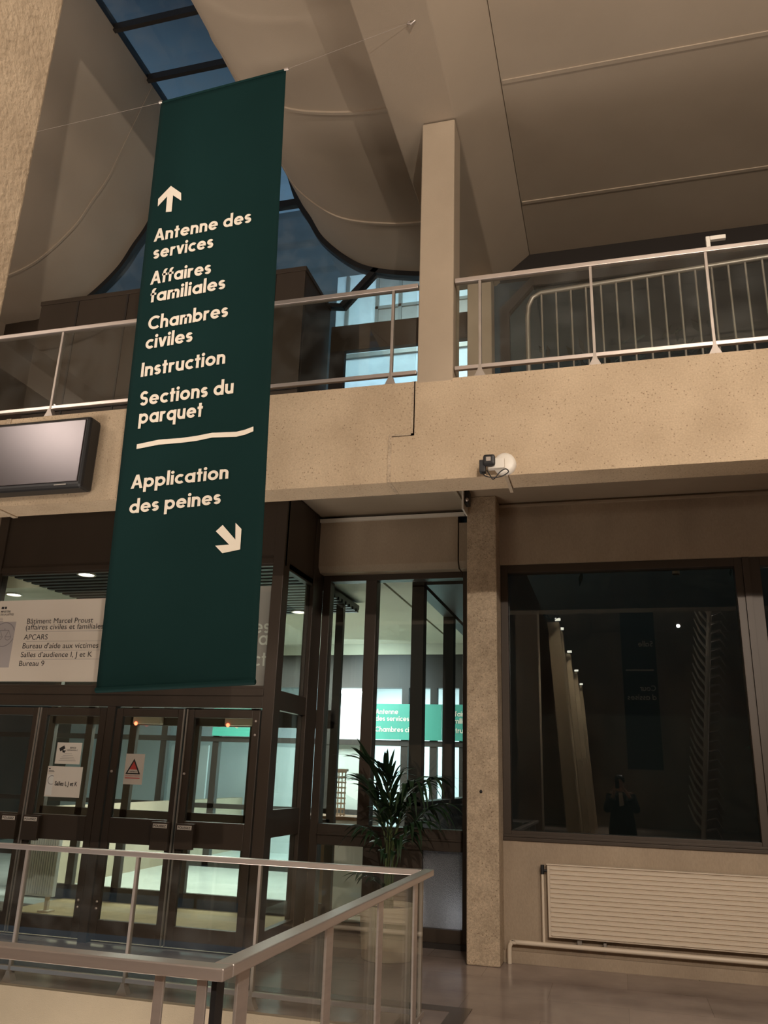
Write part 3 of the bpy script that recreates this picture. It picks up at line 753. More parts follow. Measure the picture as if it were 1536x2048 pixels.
# night outside the right windows
S(MB().box(-1.25, -1.10, 8.78, 13.5, -.02, 4.4).build('wall_spill_block', 'night_wall'), 'added dark wall outside blocking lamp spill between gallery and night garden', 'wall')  # wall added to keep lamp spill out of the night windows
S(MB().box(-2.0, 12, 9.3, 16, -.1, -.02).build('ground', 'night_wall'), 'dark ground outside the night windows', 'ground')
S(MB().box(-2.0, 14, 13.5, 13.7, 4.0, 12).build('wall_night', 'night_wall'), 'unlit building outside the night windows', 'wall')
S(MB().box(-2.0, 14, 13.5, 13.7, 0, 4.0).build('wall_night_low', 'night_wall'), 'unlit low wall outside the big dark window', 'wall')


def foliage(name, lb, cx, cy_, z0, z1, rx, ry, n, sz):
    t = thing(name, lb, 'shrub', (cx, cy_, z0)); q = MB()
    for i in range(n):
        th = random.uniform(0, 6.28); rr = math.sqrt(random.random()); zz = random.uniform(z0 + .2, z1)
        c = Vector((cx + rx * rr * math.cos(th), cy_ + ry * rr * math.sin(th), zz))
        d = Vector((random.gauss(0, 1), random.gauss(0, 1), random.gauss(0, .6))).normalized(); sd = d.orthogonal().normalized()
        l = sz * random.uniform(.7, 1.3)
        q.add([c, c + d * l * .5 + sd * l * .18, c + d * l, c + d * l * .5 - sd * l * .18], [(0, 1, 2, 3)])
    q.build('foliage', 'hedge', t)
    q = MB().tube([(cx, cy_, z0 - .02), (cx + .05, cy_, (z0 + z1) / 2)], .05); q.build('trunk', 'wood', t)


foliage('shrub', 'dark leafy bush outside the big night window', 3.2, 11.6, 0, 3.9, 1.5, .8, 450, .2)
foliage('shrub', 'dark leafy tree outside the upper glazing right of the tall column', .9, 11.3, 4.3, 7.6, 2.0, .9, 1100, .26)

# ================================================================== RAILINGS
def balustrade(x0, x1, y, zb, posts, lb, zt=.905, group='glass railings along the balcony'):
    t = thing('glass_railing', lb, 'railing', ((x0 + x1) / 2, y, zb), group)
    MB().box(x0, x1, y - .028, y + .028, zb + zt - .028, zb + zt + .012).build('top_rail', 'alu', t, bev=.004)
    MB().box(x0, x1, y - .018, y + .018, zb + .075, zb + .108).build('bottom_rail', 'alu', t, bev=.003)
    xs = [x0] + list(posts) + [x1]
    for a, c in zip(xs[:-1], xs[1:]):
        MB().box(a + .012, c - .012, y - .005, y + .005, zb + .108, zb + zt - .028).build('glass_panel', 'glass_rail', t)
    for p in posts:
        MB().box(p - .011, p + .011, y - .02, y + .02, zb + .0, zb + zt - .028).build('post', 'alu_dull', t, bev=.002)
        MB().prism([(p - .045, zb), (p + .045, zb), (p + .02, zb + .05), (p + .014, zb + .075), (p - .014, zb + .075), (p - .02, zb + .05)], 'Y', y - .03, y + .03).build('foot', 'alu_dull', t)
    return t


balustrade(-9.6, -1.405, 5.83, ZT, [-8.9, -7.6, -6.25, -4.86, -3.25, -1.62], 'balcony glass railing left of the tall column, running behind the green banner')
balustrade(-1.09, 6.9, 5.83, ZT, [-.885, 0.0, .86, 1.75, 2.65, 3.55, 4.45, 5.4], 'balcony glass railing right of the tall column')

# stair opening railings
G_ = 'glass railings around the stair opening'
balustrade(-9.0, -1.36, 6.12, 0, [-7.6, -5.9, -4.6, -3.6, -2.58], 'far stair railing with the palm pot behind it', .965, G_)
t = thing('glass_railing', 'stair railing running back from the near corner on the right side', 'railing', (-1.3, 4.4, 0), G_)
MB().box(-1.335, -1.262, 2.828, 6.08, .945, .985).build('handrail', 'alu', t, bev=.005)
MB().box(-1.325, -1.312, 2.9, 6.05, .09, .12).build('bottom_rail', 'alu', t)
for y in (2.99, 3.93, 4.81, 5.67):
    MB().box(-1.305, -1.293, y - .048, y + .048, -.25, .945).build('post', 'alu', t, bev=.002)
ys = [2.9, 3.93, 4.81, 5.67, 6.02]
for a, c in zip(ys[:-1], ys[1:]): MB().box(-1.330, -1.320, a + .01, c - .01, .12, .945).build('glass_panel', 'glass_rail', t)
MB().box(-1.345, -1.325, 5.99, 6.03, -.02, .95).build('corner_post', 'alu_dull', t, bev=.002)
t = thing('glass_railing', 'nearest stair railing crossing the lower left corner of the photo', 'railing', (-3, 2.78, 0), G_)
MB().box(-7.0, -1.262, 2.75, 2.825, .945, .985).build('handrail', 'alu', t, bev=.005)
for x in (-1.352, -1.508, -2.55, -3.55, -4.55): MB().box(x - .018, x + .018, 2.782, 2.794, -.25, .945).build('post', 'alu', t, bev=.002)
MB().box(-1.325, -1.306, 2.80, 2.86, -.25, .944).build('corner_gasket', 'black', t)
xs = [-6.9, -4.55, -3.55, -2.55, -1.53]
for a, c in zip(xs[:-1], xs[1:]): MB().box(a + .012, c - .012, 2.80, 2.81, .12, .945).build('glass_panel', 'glass_rail', t)
MB().box(-1.50, -1.36, 2.80, 2.81, .12, .945).build('glass_panel', 'glass_rail', t)

# crowd barrier on the balcony behind the glass
t = thing('crowd_barrier', 'grey metal crowd barrier with vertical bars behind the right balcony railing', 'barrier', (.9, 6.6, 4.58))
def bp(u, z): return Vector((-.56 + u, 6.47 - u * .075, z))
L_ = 3.4
pts = [bp(0, 4.62), bp(0, 5.5), bp(.012, 5.62), bp(.05, 5.70), bp(.12, 5.735), bp(L_, 5.735)]
MB().tube(pts, .022, 10).build('outer_frame', 'steel', t)
MB().tube([bp(0, 4.74), bp(L_, 4.74)], .016, 8).build('bottom_bar', 'steel', t)
for i in range(1, 27): MB().tube([bp(i * .128, 4.74), bp(i * .128, 5.73)], .0095, 8).build('bar', 'steel', t)
t = thing('hook_bracket', 'small white L-shaped bracket above the right balcony railing', 'bracket', (.9, 5.83, ZT + .917))
q = MB().box(.875, .905, 5.815, 5.85, ZT + .917, ZT + 1.02).box(.905, 1.02, 5.815, 5.85, ZT + .985, ZT + 1.02); q.build('angle', 'white', t, bev=.004)

# ================================================================== BANNER
BY = 4.78
TL, TR, BL, BR = at(322, 205, Y=BY), at(572, 139, Y=BY), at(190, 1386, Y=BY), at(511, 1370, Y=BY)
bn = thing('hanging_banner', 'tall dark green direction banner with cream lettering hanging from a wire', 'banner', BL.lerp(BR, .5))
nu, nv = 24, 90; vs_ = []; fs = []
def bpos(u, v):
    p = TL.lerp(TR, u).lerp(BL.lerp(BR, u), v)
    p.y += .012 * math.sin(u * 5.2 + .6) * min(1, v * 1.5) * max(0, (v - .80)) * 5
    return p
for j in range(nv + 1):
    for i in range(nu + 1): vs_.append(bpos(i / nu, j / nv))
for j in range(nv):
    for i in range(nu): a = j * (nu + 1) + i; fs.append((a, a + 1, a + nu + 2, a + nu + 1))
q = MB(); q.add(vs_, fs, True)
o = q.build('cloth', 'banner', bn); so = o.modifiers.new('thick', 'SOLIDIFY'); so.thickness = .003; so.offset = -1
dR = (BR - BL).normalized()
MB().tube([bpos(0, .996) + Vector((0, 0, .0)), bpos(.5, .996), bpos(1, .996)], .016, 12).build('bottom_hem', 'banner', bn)
q = MB().tube([TL + Vector((0, 0, -.004)), TR + Vector((0, 0, -.004))], .010, 10); q.build('top_rod', 'banner', bn)
q = MB().tube([TL - (TR - TL) * .012, TL + (TR - TL) * .012], .014, 10); q.build('rod_end', 'alu', bn)
q = MB().tube([TR - (TR - TL) * .012, TR + (TR - TL) * .02], .014, 10); q.build('rod_end', 'alu', bn)
upv = ((TL - BL).normalized() + (TR - BR).normalized()).normalized()
LINES = [('Antenne des', (308, 483.8), (502, 444.7)), ('services', (306, 518.5), (426, 495)), ('Affaires', (301, 569.7), (421.5, 547)),
         ('familiales', (300, 605.6), (450, 577.5)), ('Chambres', (295.5, 660.5), (455.5, 633)), ('civiles', (290.5, 699), (384.5, 683)),
         ('Instruction', (281.5, 754.2), (450, 727)), ('Sections du', (279, 812.3), (466.5, 786.5)), ('parquet', (277, 848.5), (404.5, 833)),
         ('Application', (262, 978), (456.5, 957)), ('des peines', (258, 1027.5), (441, 1007.5))]
ZO = BY - .006
for tx, a, c in LINES:
    pa = at(*a, Y=ZO); pc = at(*c, Y=ZO); d = pc - pa
    text_words(tx, pa, d.normalized(), upv, .108 if tx in ('Application', 'des peines') else .122, 'letter', bn, d.length, .002, .178)
def decal(name, poly):
    pts = [at(260 + x / 2.56, 340 + y / 2.56, Y=ZO) for x, y in poly]; n = len(pts)
    q = MB(); q.add([p + Vector((0, -.002, 0)) for p in pts] + pts, [tuple(range(n)), tuple(range(2 * n - 1, n - 1, -1))] + [(i, n + i, n + (i + 1) % n, (i + 1) % n) for i in range(n)])
    return q.build(name, 'letter', bn)
decal('arrow', [(210, 82), (262, 118), (262, 157), (221, 130), (213, 213), (184, 216), (191, 135), (143, 186), (145, 149)])
decal('arrow', [(440, 1850), (475, 1818), (540, 1893), (541, 1807), (571, 1838), (564, 1943), (473, 1962), (437, 1924), (508, 1918)])
decal('rule', [(34, 1429), (150, 1406), (260, 1397), (340, 1387), (420, 1370), (545, 1366), (590, 1355), (632, 1338), (632, 1314), (590, 1330), (545, 1341), (420, 1346), (340, 1362), (260, 1373), (150, 1381), (36, 1405)])
# wires
aR = at(823, 44, Z=7.205); w_ = thing('hanging_wire', 'thin steel wire from the banner to the ceiling beam', 'wire', aR)
q = MB().tube([TR, aR], .0013, 6); q.build('cable', 'alu_dull', w_)
MB().tube([aR + Vector((.03, 0, .01)), aR + Vector((0, 0, -.02)), aR + Vector((-.03, 0, -.01)), aR + Vector((-.015, 0, .012))], .009, 8).build('eye_bolt', 'alu', w_)
aL = Vector((-5.2, 4.9, 7.03)); w_ = thing('hanging_wire', 'thin steel wire holding the top left corner of the banner', 'wire', TL)
aL = Vector((TL.x - 2.9, TL.y + .1, TL.z + .0)); MB().tube([TL, aL], .0013, 6).build('cable', 'alu_dull', w_)
MB().tube([aL, aL + Vector((-.06, 0, 0))], .012, 8).build('eye_bolt', 'alu', w_)

# ================================================================== SCREEN, CAMERAS, CONDUITS ON THE BEAM
t = thing('wall_screen', 'dark grey flat screen hung on the balcony beam at the left edge', 'screen', (-4.9, 5.7, 3.84))
MB().box(-5.46, -4.262, 5.62, 5.79, 3.845, 4.505).build('housing', 'black', t, bev=.03)
MB().box(-5.40, -4.30, 5.612, 5.626, 3.895, 4.47).build('display', 'screen', t, bev=.006)
MB().box(-4.52, -4.40, 5.606, 5.612, 3.868, 3.876).build('badge', 'steel', t)
t = thing('security_camera', 'white round camera mount with black box on the lower edge of the balcony beam', 'camera', (-.73, 5.79, 3.83))
MB().lathe((-.695, 5.80, 3.858), [(0, -.055), (.06, -.055), (.082, -.045), (.086, -.01), (.086, .0)], 32, 'Y').build('mount', 'white', t)
MB().box(-.815, -.69, 5.70, 5.75, 3.80, 3.885).build('bracket', 'white', t, bev=.008)
MB().box(-.845, -.755, 5.66, 5.71, 3.815, 3.905).build('camera_head', 'black', t, bev=.018)
MB().box(-.82, -.785, 5.655, 5.662, 3.845, 3.88).build('lens', 'alu_dull', t, bev=.004)
MB().box(-.875, -.83, 5.68, 5.74, 3.772, 3.87).build('power_box', 'black', t, bev=.006)
MB().tube(smooth_curve([(-.855, 5.70, 3.775), (-.83, 5.69, 3.74), (-.76, 5.68, 3.72), (-.70, 5.68, 3.73), (-.66, 5.70, 3.765), (-.68, 5.70, 3.79), (-.72, 5.70, 3.77), (-.77, 5.70, 3.715), (-.79, 5.69, 3.735), (-.82, 5.70, 3.79)]), .0045, 8).build('cable', 'black', t)
tag(MB().box(-.70, -.675, 5.93, 6.16, 3.762, 3.777).box(-.70, -.675, 5.79, 5.95, 3.764, 3.777).build('cable_duct', 'conc_plain'), 'short cable duct under the balcony beam below the round camera mount', 'conduit')
t = thing('motion_sensor', 'small dark sensor on a white plate in the soffit corner over the speckled column', 'sensor', (-1.33, 8.0, 4.40))
p = at(937, 1002, Y=8.05)
MB().box(p.x - .045, p.x - .028, 7.9, 8.16, p.z - .13, p.z + .12).build('plate', 'white', t)
MB().box(p.x - .028, p.x + .02, 7.95, 8.08, p.z - .06, p.z + .09).build('head', 'black', t, bev=.01)
MB().lathe((p.x - .0, 7.95, p.z - .02), [(0, -.012), (.018, -.01), (.02, 0)], 14, 'Y').build('lens', 'alu', t)
tag(MB().bar((-1.50, 6.15, 4.44), (-1.46, 8.55, 4.43), .035, .025).build('cable_duct', 'conc_plain'), 'cable duct running back along the soffit to the lintel corner', 'conduit')
tag(MB().box(-3.28, -1.41, 8.565, 8.60, 4.372, 4.412).build('cable_duct', 'white'), 'long pale cable duct along the top of the lintel', 'conduit')
tag(MB().box(-1.475, -1.41, 8.52, 8.60, 4.36, 4.43).build('junction_box', 'black'), 'small black junction box at the end of the lintel duct', 'junction box')
tag(MB().box(-1.086, 7, 8.44, 8.47, 4.40, 4.425).build('cable_duct', 'conc_plain'), 'thin cable duct along the wall top right of the speckled column', 'conduit')

# ================================================================== RADIATOR AND PIPE
t = thing('radiator', 'long cream ribbed wall radiator under the big dark window', 'radiator', (.6, 8.4, .24))
MB().box(-.67, 1.60, 8.38, 8.44, .245, .855).build('panel', 'white_paint', t, bev=.006)
q = MB(); nrib = 15
for i in range(nrib): z = .258 + i * .0395; q.prism([(8.38, z), (8.364, z + .006), (8.364, z + .027), (8.38, z + .033)], 'X', -.645, 1.575)
q.build('ribs', 'white_paint', t)
MB().box(-.675, 1.605, 8.365, 8.45, .855, .865).build('top_grille', 'white_paint', t)
MB().tube([(-.70, 8.41, .80), (-.665, 8.41, .80)], .012, 8).tube([(-.715, 8.41, .77), (-.715, 8.41, .85)], .017, 10).build('valve', 'black', t)
MB().box(-.42, -.38, 8.42, 8.47, .15, .3).box(.8, .84, 8.42, 8.47, .3, .8).build('bracket', 'steel', t)
t = thing('heating_pipe', 'cream heating pipe running along the wall below the radiator', 'pipe', (0, 8.4, 0))
MB().tube(smooth_curve([(-1.03, 8.40, .001), (-1.03, 8.40, .12), (-1.015, 8.40, .165), (-.97, 8.40, .18), (-.6, 8.40, .18), (3, 8.40, .18)], 4), .021, 12).build('main_pipe', 'white_paint', t)
MB().tube([(-.715, 8.40, .18), (-.715, 8.41, .78)], .013, 10).build('riser', 'white_paint', t)
MB().box(-.19, -.165, 8.40, 8.47, .155, .23).build('clip', 'steel', t)

# ================================================================== SIGN PANELS AND NOTICES
t = thing('sign_panel', 'white directory panel behind the transom glass reading Marcel Proust building offices', 'sign', (-5.7, 7.58, 2.43))
SY = 7.578
MB().box(-6.56, -4.55, SY, SY + .012, 2.432, 3.318).build('board', 'sign_white', t)
MB().box(-6.52, -6.36 + .06, SY - .002, SY, 2.58, 3.08).build('grey_block', 'sign_grey', t)
def ringz(cx, cz, r_, wd, y, a0=0, a1=360):
    q = MB(); n = 40
    for i in range(n):
        b0 = math.radians(a0 + (a1 - a0) * i / n); b1 = math.radians(a0 + (a1 - a0) * (i + 1) / n)
        P = lambda r__, b_: (cx + r__ * math.cos(b_), y, cz + r__ * math.sin(b_))
        q.add([P(r_, b0), P(r_, b1), P(r_ - wd, b1), P(r_ - wd, b0)], [(0, 1, 2, 3)])
    return q
q = ringz(-6.43, 2.94, .135, .008, SY - .003, 20, 340)
for cx in (-6.485, -6.375):
    q.v += ringz(cx, 2.915, .04, .006, SY - .003, 180, 360).v; o_ = len(q.v) - 160
    q.f += [[o_ + 4 * i + k_ for k_ in range(4)] for i in range(40)]; q.sm += [False] * 40
    q.box(cx - .04, cx + .04, SY - .004, SY - .002, 2.911, 2.917)
    q.bar((cx - .036, SY - .003, 2.915), (cx, SY - .003, 2.985), .004, .002); q.bar((cx + .036, SY - .003, 2.915), (cx, SY - .003, 2.985), .004, .002)
q.box(-6.485, -6.375, SY - .004, SY - .002, 2.982, 2.988).box(-6.433, -6.427, SY - .004, SY - .002, 2.985, 3.005)
q.build('scales_emblem', 'ink_grey', t)
q = MB().box(-6.522, -6.49, SY - .003, SY, 3.225, 3.25).box(-6.48, -6.455, SY - .003, SY, 3.225, 3.25); q.build('flag_mark', 'ink', t)
font_text('lettering', 'MINISTÈRE', (-6.52, SY - .002, 3.185), .03, 'ink', t, width=.125, bold=.01)
font_text('lettering', 'DE LA JUSTICE', (-6.52, SY - .002, 3.152), .03, 'ink', t, width=.17, bold=.01)
q = MB()
for i, wd in enumerate((.035, .04, .045)): q.box(-6.52, -6.52 + wd, SY - .003, SY, 3.12 - i * .017, 3.124 - i * .017)
q.build('motto', 'ink_grey', t)
for tx, a, c in (('Bâtiment Marcel Proust', (54, 1247.5), (186, 1245)), ('(affaires civiles et familiales)', (51.5, 1259.5), (211, 1257.5)), ('APCARS', (47.5, 1279.5), (95, 1278)),
                 ("Bureau d'aide aux victimes", (45, 1297), (196.5, 1296)), ('Salles d’audience I, J et K', (41.5, 1314.5), (184, 1313.5)), ('Bureau 9', (38, 1332), (88, 1331.5))):
    pa = at(*a, Y=SY); pc = at(*c, Y=SY)
    font_text('lettering', tx, (pa.x, SY - .002, pa.z), .082, 'ink', t, width=pc.x - pa.x)
q = MB()
for y_ in (1264, 1283.5, 1301.5, 1319): p = at(52, y_, Y=SY); q.box(p.x, -5.0, SY - .003, SY, p.z, p.z + .003)
q.build('divider_lines', 'sign_grey', t)
t = thing('sign_panel', 'modelled reflection of pale lettering on grey, behind the transom glass just right of the banner', 'sign', (-3.5, 7.72, 2.42))  # board and letters model a reflection in the glass as solid parts
MB().box(-4.4, -3.32, 7.70, 7.71, 2.41, 3.43).build('board', 'sign_grey', t)
for tx, px, py in (('Affaires', 539, 1266), ('familial', 541, 1290), ('Instructi', 537, 1332)):
    p = at(px, py, Y=7.70); q = MB(); pl, tw = letters(tx, .13); text_mesh(q, tx, (p.x - tw * .15, 7.698, p.z), (1, 0, 0), (0, 0, 1), .15, th=.002, S_=.13); q.build('lettering', 'letter_grey', t)
NY = VY + .017
def notice(nm, lb, x0, x1, z0, z1):
    t = thing(nm, lb, 'notice', ((x0 + x1) / 2, NY, z0)); MB().box(x0, x1, NY, NY + .002, z0, z1).build('sheet', 'paper', t); return t
t = notice('paper_notice', 'upper white notice on the door glass showing a surveillance camera', -5.573, -5.28, 1.605, 1.816)
q = MB(); q.bar((-5.535, NY - .001, 1.742), (-5.48, NY - .001, 1.772), .034, .002, (0, 1, 0)); q.bar((-5.50, NY - .001, 1.742), (-5.475, NY - .001, 1.715), .012, .002, (0, 1, 0)); q.bar((-5.50, NY - .001, 1.722), (-5.465, NY - .001, 1.735), .012, .002, (0, 1, 0)); q.build('camera_symbol', 'ink', t)
font_text('lettering', 'ESPACE', (-5.415, NY - .001, 1.757), .024, 'ink', t, width=.07, bold=.01); font_text('lettering', 'VIDÉOSURVEILLÉ', (-5.452, NY - .001, 1.735), .02, 'ink', t, width=.13)
q = MB()
for i in range(5): wd = .09 + i * .028; q.box(-5.43 - wd / 2, -5.43 + wd / 2, NY - .001, NY, 1.705 - i * .017, 1.708 - i * .017)
q.build('print_lines', 'ink_grey', t)
t = notice('paper_notice', 'lower white notice on the door glass reading Salles I, J et K', -5.643, -5.233, 1.284, 1.580)
MB().box(-5.635, -5.56, NY - .001, NY, 1.30, 1.50).build('grey_block', 'letter_grey', t)
ringz(-5.58, 1.445, .045, .006, NY - .0015, 60, 300).build('scales_emblem', 'ink_grey', t)
MB().box(-5.628, -5.612, NY - .001, NY, 1.55, 1.562).box(-5.628, -5.57, NY - .001, NY, 1.535, 1.539).box(-5.628, -5.56, NY - .001, NY, 1.525, 1.529).build('letterhead', 'ink', t)
font_text('lettering', 'Salles I, J et K', (-5.535, NY - .001, 1.395), .058, 'ink', t, width=.265, bold=.02)
t = notice('paper_notice', 'white notice with a red and black triangle on the door glass', -4.753, -4.542, 1.432, 1.724)
def tri(cx, z0, hw, h, y, nm, mt): MB().prism([(cx - hw, z0), (cx + hw, z0), (cx, z0 + h)], 'Y', y - .0005, y).build(nm, mt, t)
tri(-4.655, 1.530, .083, .148, NY - .0005, 'triangle', 'ink'); tri(-4.655, 1.541, .060, .110, NY - .0012, 'triangle', 'red')
MB().prism([(-4.715, 1.541), (-4.595, 1.541), (-4.612, 1.573), (-4.698, 1.573)], 'Y', NY - .0024, NY - .0018).build('triangle_base', 'paper', t)
font_text('lettering', 'VIGIPIRATE', (-4.698, NY - .0026, 1.55), .016, 'ink', t, width=.086, bold=.02)
font_text('lettering', 'URGENCE ATTENTAT', (-4.738, NY - .001, 1.508), .018, 'red', t, width=.165)
MB().box(-4.738, -4.573, NY - .001, NY, 1.488, 1.497).build('underline', 'red', t)

# downlights in the vestibule ceiling
for i, (px, py) in enumerate(((173, 1149), (28, 1189), (598, 1224))):
    p = at(px, py, Z=3.652)
    lb = ('round ceiling downlight lit above the white directory panel', 'round ceiling downlight at the far left of the transom glass', 'round downlight seen through the glazed side of the vestibule')[i]
    t = thing('downlight', lb, 'lamp', (p.x, p.y, 3.65), 'downlights of the vestibule')
    MB().lathe((p.x, p.y, 3.65), [(.085, .015), (.105, .01), (.105, -.006), (.085, -.006)], 28).build('ring', 'white', t)
    MB().lathe((p.x, p.y, 3.65), [(0, .0), (.085, .0), (.085, .01)], 28).build('lens', 'lamp_on', t)
    lamp('downlight_beam', 'SPOT', (p.x, p.y, 3.62), (p.x, p.y, 0), 60, (1, .9, .68), .06, angle=110)

# ================================================================== POTTED PALM
PX, PY = -2.12, 8.13
t = thing('potted_palm', 'dark green palm in a white cylindrical pot behind the far stair railing', 'plant', (PX, PY, 0))
MB().lathe((PX, PY, 0), [(0, .004), (.225, .0), (.235, .01), (.268, .44), (.268, .455), (.25, .455), (.245, .40)], 48).build('pot', 'white_paint', t)
MB().lathe((PX, PY, 0), [(0, .41), (.245, .405)], 32).build('soil', 'soil', t)
def leaflet(q, b_, d, l, wd, droop):
    d = d.normalized(); side = d.cross(Vector((0, 0, 1)))
    if side.length < .1: side = Vector((1, 0, 0))
    side.normalize(); side = (side + Vector((0, 0, random.uniform(-.5, .5)))).normalized()
    n = 6; L0 = []; R0 = []; C0 = []
    for i in range(n + 1):
        s = i / n; p = b_ + d * l * s + Vector((0, 0, -droop * l * s ** 2.2))
        ww = wd * (math.sin(math.pi * min(1, .12 + s * .88)) ** .75) * (1 - .35 * s)
        if i == n: ww = .0005
        L0.append(p - side * ww); R0.append(p + side * ww); C0.append(p + Vector((0, 0, -.25 * ww)))
    vs_ = L0 + C0 + R0; m_ = n + 1
    fs = [(i, i + 1, m_ + i + 1, m_ + i) for i in range(n)] + [(m_ + i, m_ + i + 1, 2 * m_ + i + 1, 2 * m_ + i) for i in range(n)]
    q.add(vs_, fs, True)
def frond(dx, dy, h, reach, start=.45, nleaf=16, ll=.34, drp=.55):
    base = Vector((PX + random.uniform(-.04, .04), PY + random.uniform(-.04, .04), .42))
    hd = Vector((dx, dy, 0)).normalized()
    def pos(s): return base + hd * (reach * (s ** 1.7)) + Vector((0, 0, h * (1 - (1 - s) ** 1.55)))
    pts = [pos(i / 12) for i in range(13)]
    st = MB().tube(pts, [.011 * (1 - .75 * i / 12) for i in range(13)], 7).build('stem', 'stem', t)
    q = MB()
    for i in range(nleaf):
        s = start + (1 - start) * (i / (nleaf - 1)); p = pos(s); tg = (pos(min(1, s + .03)) - pos(s - .03)).normalized()
        sd = tg.cross(Vector((0, 0, 1))).normalized()
        k_ = math.sin(math.pi * (.22 + .7 * (i / (nleaf - 1))))
        for sg in (-1, 1):
            d = tg * random.uniform(.75, 1.05) + sd * sg * random.uniform(.5, .85) + Vector((0, 0, random.uniform(.0, .3)))
            leaflet(q, p, d, ll * (.55 + .5 * k_) * random.uniform(.85, 1.15), .024, drp * random.uniform(.6, 1.25))
    leaflet(q, pos(1), pos(1) - pos(.95), ll * .8, .016, .3)
    q.build('frond', 'leaf', st)
frond(-.85, -.25, 1.30, .30, .42, 10, .46, .30)
frond(-.95, .1, 1.12, .34, .45, 10, .42, .45)
frond(-.35, -.4, 1.22, .14, .45, 10, .42, .25)
frond(.30, -.4, 1.16, .14, .48, 9, .42, .5)
frond(.75, -.3, 1.12, .26, .50, 9, .44, .8)
frond(1.0, -.15, 1.16, .46, .52, 9, .42, .95)
frond(.8, .3, .92, .46, .5, 9, .40, .9)
frond(.95, -.4, .78, .40, .45, 10, .38, .9)
frond(-.7, -.5, .70, .30, .45, 8, .34, .8)
frond(.2, -.6, .88, .22, .5, 9, .38, .5)
frond(-.2, .7, 1.0, .3, .5, 8, .36, .6)
frond(-.8, -.5, .30, .28, .4, 8, .25, .6)

# ================================================================== STONE PILLAR (near left)
q = MB().box(-3.6, -2.893, 2.35, 3.0, 0, 9.2)
S(q.build('pillar', 'stone', bev=.02), 'rough warm-lit stone pillar at the upper left edge of the photo', 'pillar')

# ================================================================== WHAT THE DARK WINDOW REFLECTS: hall behind the camera
for i, y in enumerate((-1.5, -2.7, -6.4, -10.6, -14.6)):
    t = thing('concrete_fin', ('nearest', 'second', 'third', 'fourth', 'last')[i] + ' of the row of lit leaning concrete fins mirrored in the big dark window', 'fin', (-1.0, y, 0), 'leaning concrete fins')
    MB().prism([(-1.34, 5.0), (-1.08, 5.0), (-.74, 0), (-1.02, 0)], 'Y', y - .5, y).build('blade', 'conc', t, bev=.01)
    MB().box(-1.16, -1.04, y + .02, y + .10, 5.02, 5.07).build('lamp', 'lamp_on', t)
    lamp('fin_beam', 'SPOT', (-.92, y + .34, 5.3), (-.98, y - .1, 2.2), 3200 if i > 1 else 1500, (1, .88, .70), .04, angle=64, blend=.9)
S(MB().box(-1.98, -1.5, -1.3, -.8, 0, 8).build('pillar', 'conc_plain'), 'dark pillar mirrored at the left of the big dark window', 'pillar')
t = thing('hanging_banner', 'black direction banner mirrored in the big dark window', 'banner', (.55, -2.6, 2.2))
MB().box(.25, 1.0, -2.6, -2.594, 1.9, 6.2).build('cloth', 'black', t)
def mir(nm, tx, x, z, s_):
    text_words(tx, (x, -2.592, z), (-1, 0, 0), (0, 0, 1), s_, 'letter', t, None, .002, .15, (0, 1, 0))
mir('lettering', 'Salle', .95, 4.6, .13); mir('lettering', 'Cour', .95, 3.6, .13); mir('lettering', 'd assises', .95, 3.4, .13)
MB().box(.32, .93, -2.594, -2.59, 4.05, 4.08).build('rule', 'letter', t)
# tall pale ribbed ornament
t = thing('ribbed_ornament', 'tall pale feather-like ornament mirrored at the right of the big dark window', 'ornament', (1.9, -1.5, 0))
sp_ = [Vector((1.55 + .55 * s, -1.5, .0 + 5.2 * s)) for s in [i / 20 for i in range(21)]]
MB().tube(sp_, .05, 8).build('spine', 'white', t)
for i in range(24):
    s = .14 + .84 * i / 23; p = Vector((1.55 + .55 * s, -1.5, 5.2 * s)); l = .55
    MB().tube([p, p + Vector((-.16, .02, .22)), p + Vector((-.26, .02, .5))], [.03, .028, .012], 6).build('rib', 'white', t)
    MB().tube([p, p + Vector((.24, -.02, .06)), p + Vector((.36, -.02, -.16))], [.03, .024, .01], 6).build('rib', 'alu_dull', t)

# ---- the photographer, seen only as a reflection
pr = thing('person', 'person in black robe with white neck bands, photographing, mirrored in the dark window', 'person', (.06, -.40, 0))
def skin_body(name, verts, edges, mt, parent, sub=2):
    me = bpy.data.meshes.new(name); off = parent.location
    me.from_pydata([tuple(Vector(v[:3]) - off) for v in verts], edges, [])
    o = bpy.data.objects.new(name, me); COL.objects.link(o); o.parent = parent; me.materials.append(M[mt])
    md = o.modifiers.new('skin', 'SKIN'); md.use_smooth_shade = True
    for i, v in enumerate(verts):
        sv = me.skin_vertices[0].data[i]; sv.radius = (v[3], v[4] if len(v) > 4 else v[3])
    me.skin_vertices[0].data[0].use_root = True
    o.modifiers.new('sub', 'SUBSURF').levels = sub; o.modifiers['sub'].render_levels = sub
    return o
cx, cy0 = .06, -.40
V = [(cx, cy0, .95, .16, .12), (cx, cy0, 1.15, .15, .11), (cx, cy0, 1.33, .17, .11), (cx, cy0, 1.43, .08, .075), (cx, cy0 + .02, 1.50, .055, .058),
     (cx - .01, cy0 + .03, 1.57, .075, .088), (cx - .01, cy0 + .035, 1.66, .078, .094), (cx - .01, cy0 + .02, 1.73, .05, .06)]
E = [(0, 1), (1, 2), (2, 3), (3, 4), (4, 5), (5, 6), (6, 7)]
def limb(pts, root):
    s = len(V); V.extend(pts); E.append((root, s))
    for i in range(len(pts) - 1): E.append((s + i, s + i + 1))
    return s + len(pts) - 1
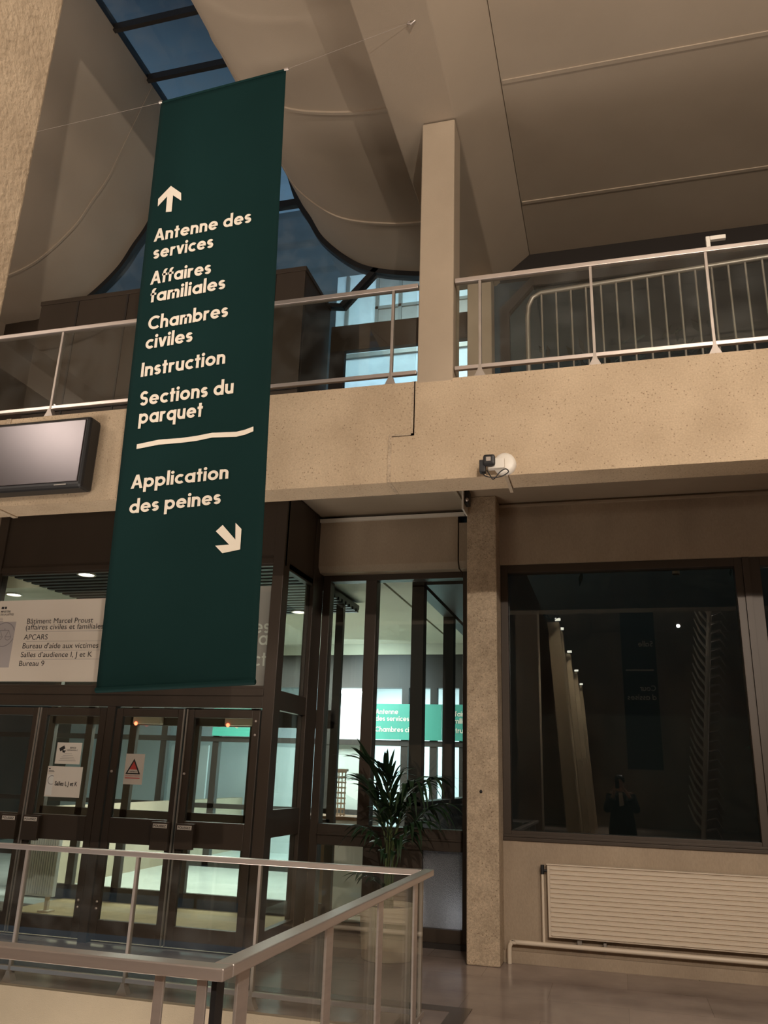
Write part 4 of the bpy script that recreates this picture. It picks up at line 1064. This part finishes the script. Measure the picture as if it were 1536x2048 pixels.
for sg in (-1, 1):
    limb([(cx + sg * .10, cy0, .85, .095), (cx + sg * .11, cy0 + .01, .48, .062), (cx + sg * .115, cy0 - .01, .10, .042), (cx + sg * .12, cy0 + .1, .045, .038)], 0)
    h = limb([(cx + sg * .185, cy0, 1.39, .062), (cx + sg * .25, cy0 + .06, 1.14, .046), (cx + sg * .14, cy0 + .25, 1.38, .034), (cx + sg * .075 - .04, cy0 + .345, 1.53, .026)], 2)
    hx, hy, hz = V[h][:3]
    for k_ in range(4):
        limb([(hx - sg * .012, hy + .02 + .004 * k_, hz + .012 + .02 * k_, .010), (hx - sg * (.03 + .006 * (k_ % 2)), hy + .018 + .004 * k_, hz + .022 + .021 * k_, .0085), (hx - sg * .045, hy + .012, hz + .03 + .02 * k_, .0075)], h)
    limb([(hx - sg * .01, hy + .008, hz + .0, .010), (hx - sg * .035, hy + .0, hz + .012, .009)], h)
skin_body('body', V, E, 'skin', pr)
hr = MB()
hr.lathe((cx - .01, cy0 + .012, 1.66), [(0, .105), (.05, .098), (.082, .065), (.096, .015), (.094, -.03), (.085, -.05)], 24); hair = hr.build('hair', 'hair', pr)
nose = MB().prism([(cx - .024, 1.615), (cx + .004, 1.615), (cx - .01, 1.655)], 'Y', cy0 + .11, cy0 + .142); nose.build('nose', 'skin', pr)
mo = MB().box(cx - .034, cx + .014, cy0 + .104, cy0 + .118, 1.585, 1.594); mo.build('mouth', 'red', pr)
ey = MB().box(cx - .045, cx - .022, cy0 + .112, cy0 + .124, 1.66, 1.668).box(cx + .002, cx + .025, cy0 + .112, cy0 + .124, 1.66, 1.668); ey.build('eyes', 'ink', pr)
rb = MB(); rp_ = [(.30, .10), (.285, .4), (.25, .8), (.215, 1.05), (.225, 1.25), (.235, 1.36), (.16, 1.42), (.075, 1.455)]
seg = 28; vs_ = []; fs = []
for r_, z in rp_:
    for k_ in range(seg):
        a = 2 * math.pi * k_ / seg; fl = 1 + .05 * math.sin(a * 7) * max(0, 1 - z)
        vs_.append((cx + r_ * fl * math.cos(a), cy0 + r_ * .62 * fl * math.sin(a), z))
for i in range(len(rp_) - 1):
    for k_ in range(seg): k2 = (k_ + 1) % seg; fs.append((i * seg + k_, i * seg + k2, (i + 1) * seg + k2, (i + 1) * seg + k_))
rb.add(vs_, fs, True); rb.build('robe', 'robe', pr)
for sg in (-1, 1):
    MB().tube([(cx + sg * .19, cy0, 1.38), (cx + sg * .262, cy0 + .06, 1.13), (cx + sg * .16, cy0 + .22, 1.33)], [.085, .085, .075], 14).build('sleeve', 'robe', pr)
MB().prism([(cx - .045, 1.43), (cx + .025, 1.43), (cx + .05, 1.20), (cx - .04, 1.17)], 'Y', cy0 + .150, cy0 + .158).build('neck_bands', 'paper', pr)
ph = MB().box(-.038, .038, -.022, -.014, 1.50, 1.65)
tag(ph.build('phone', 'black', bev=.004), 'phone held up by the mirrored person in the black robe', 'phone')
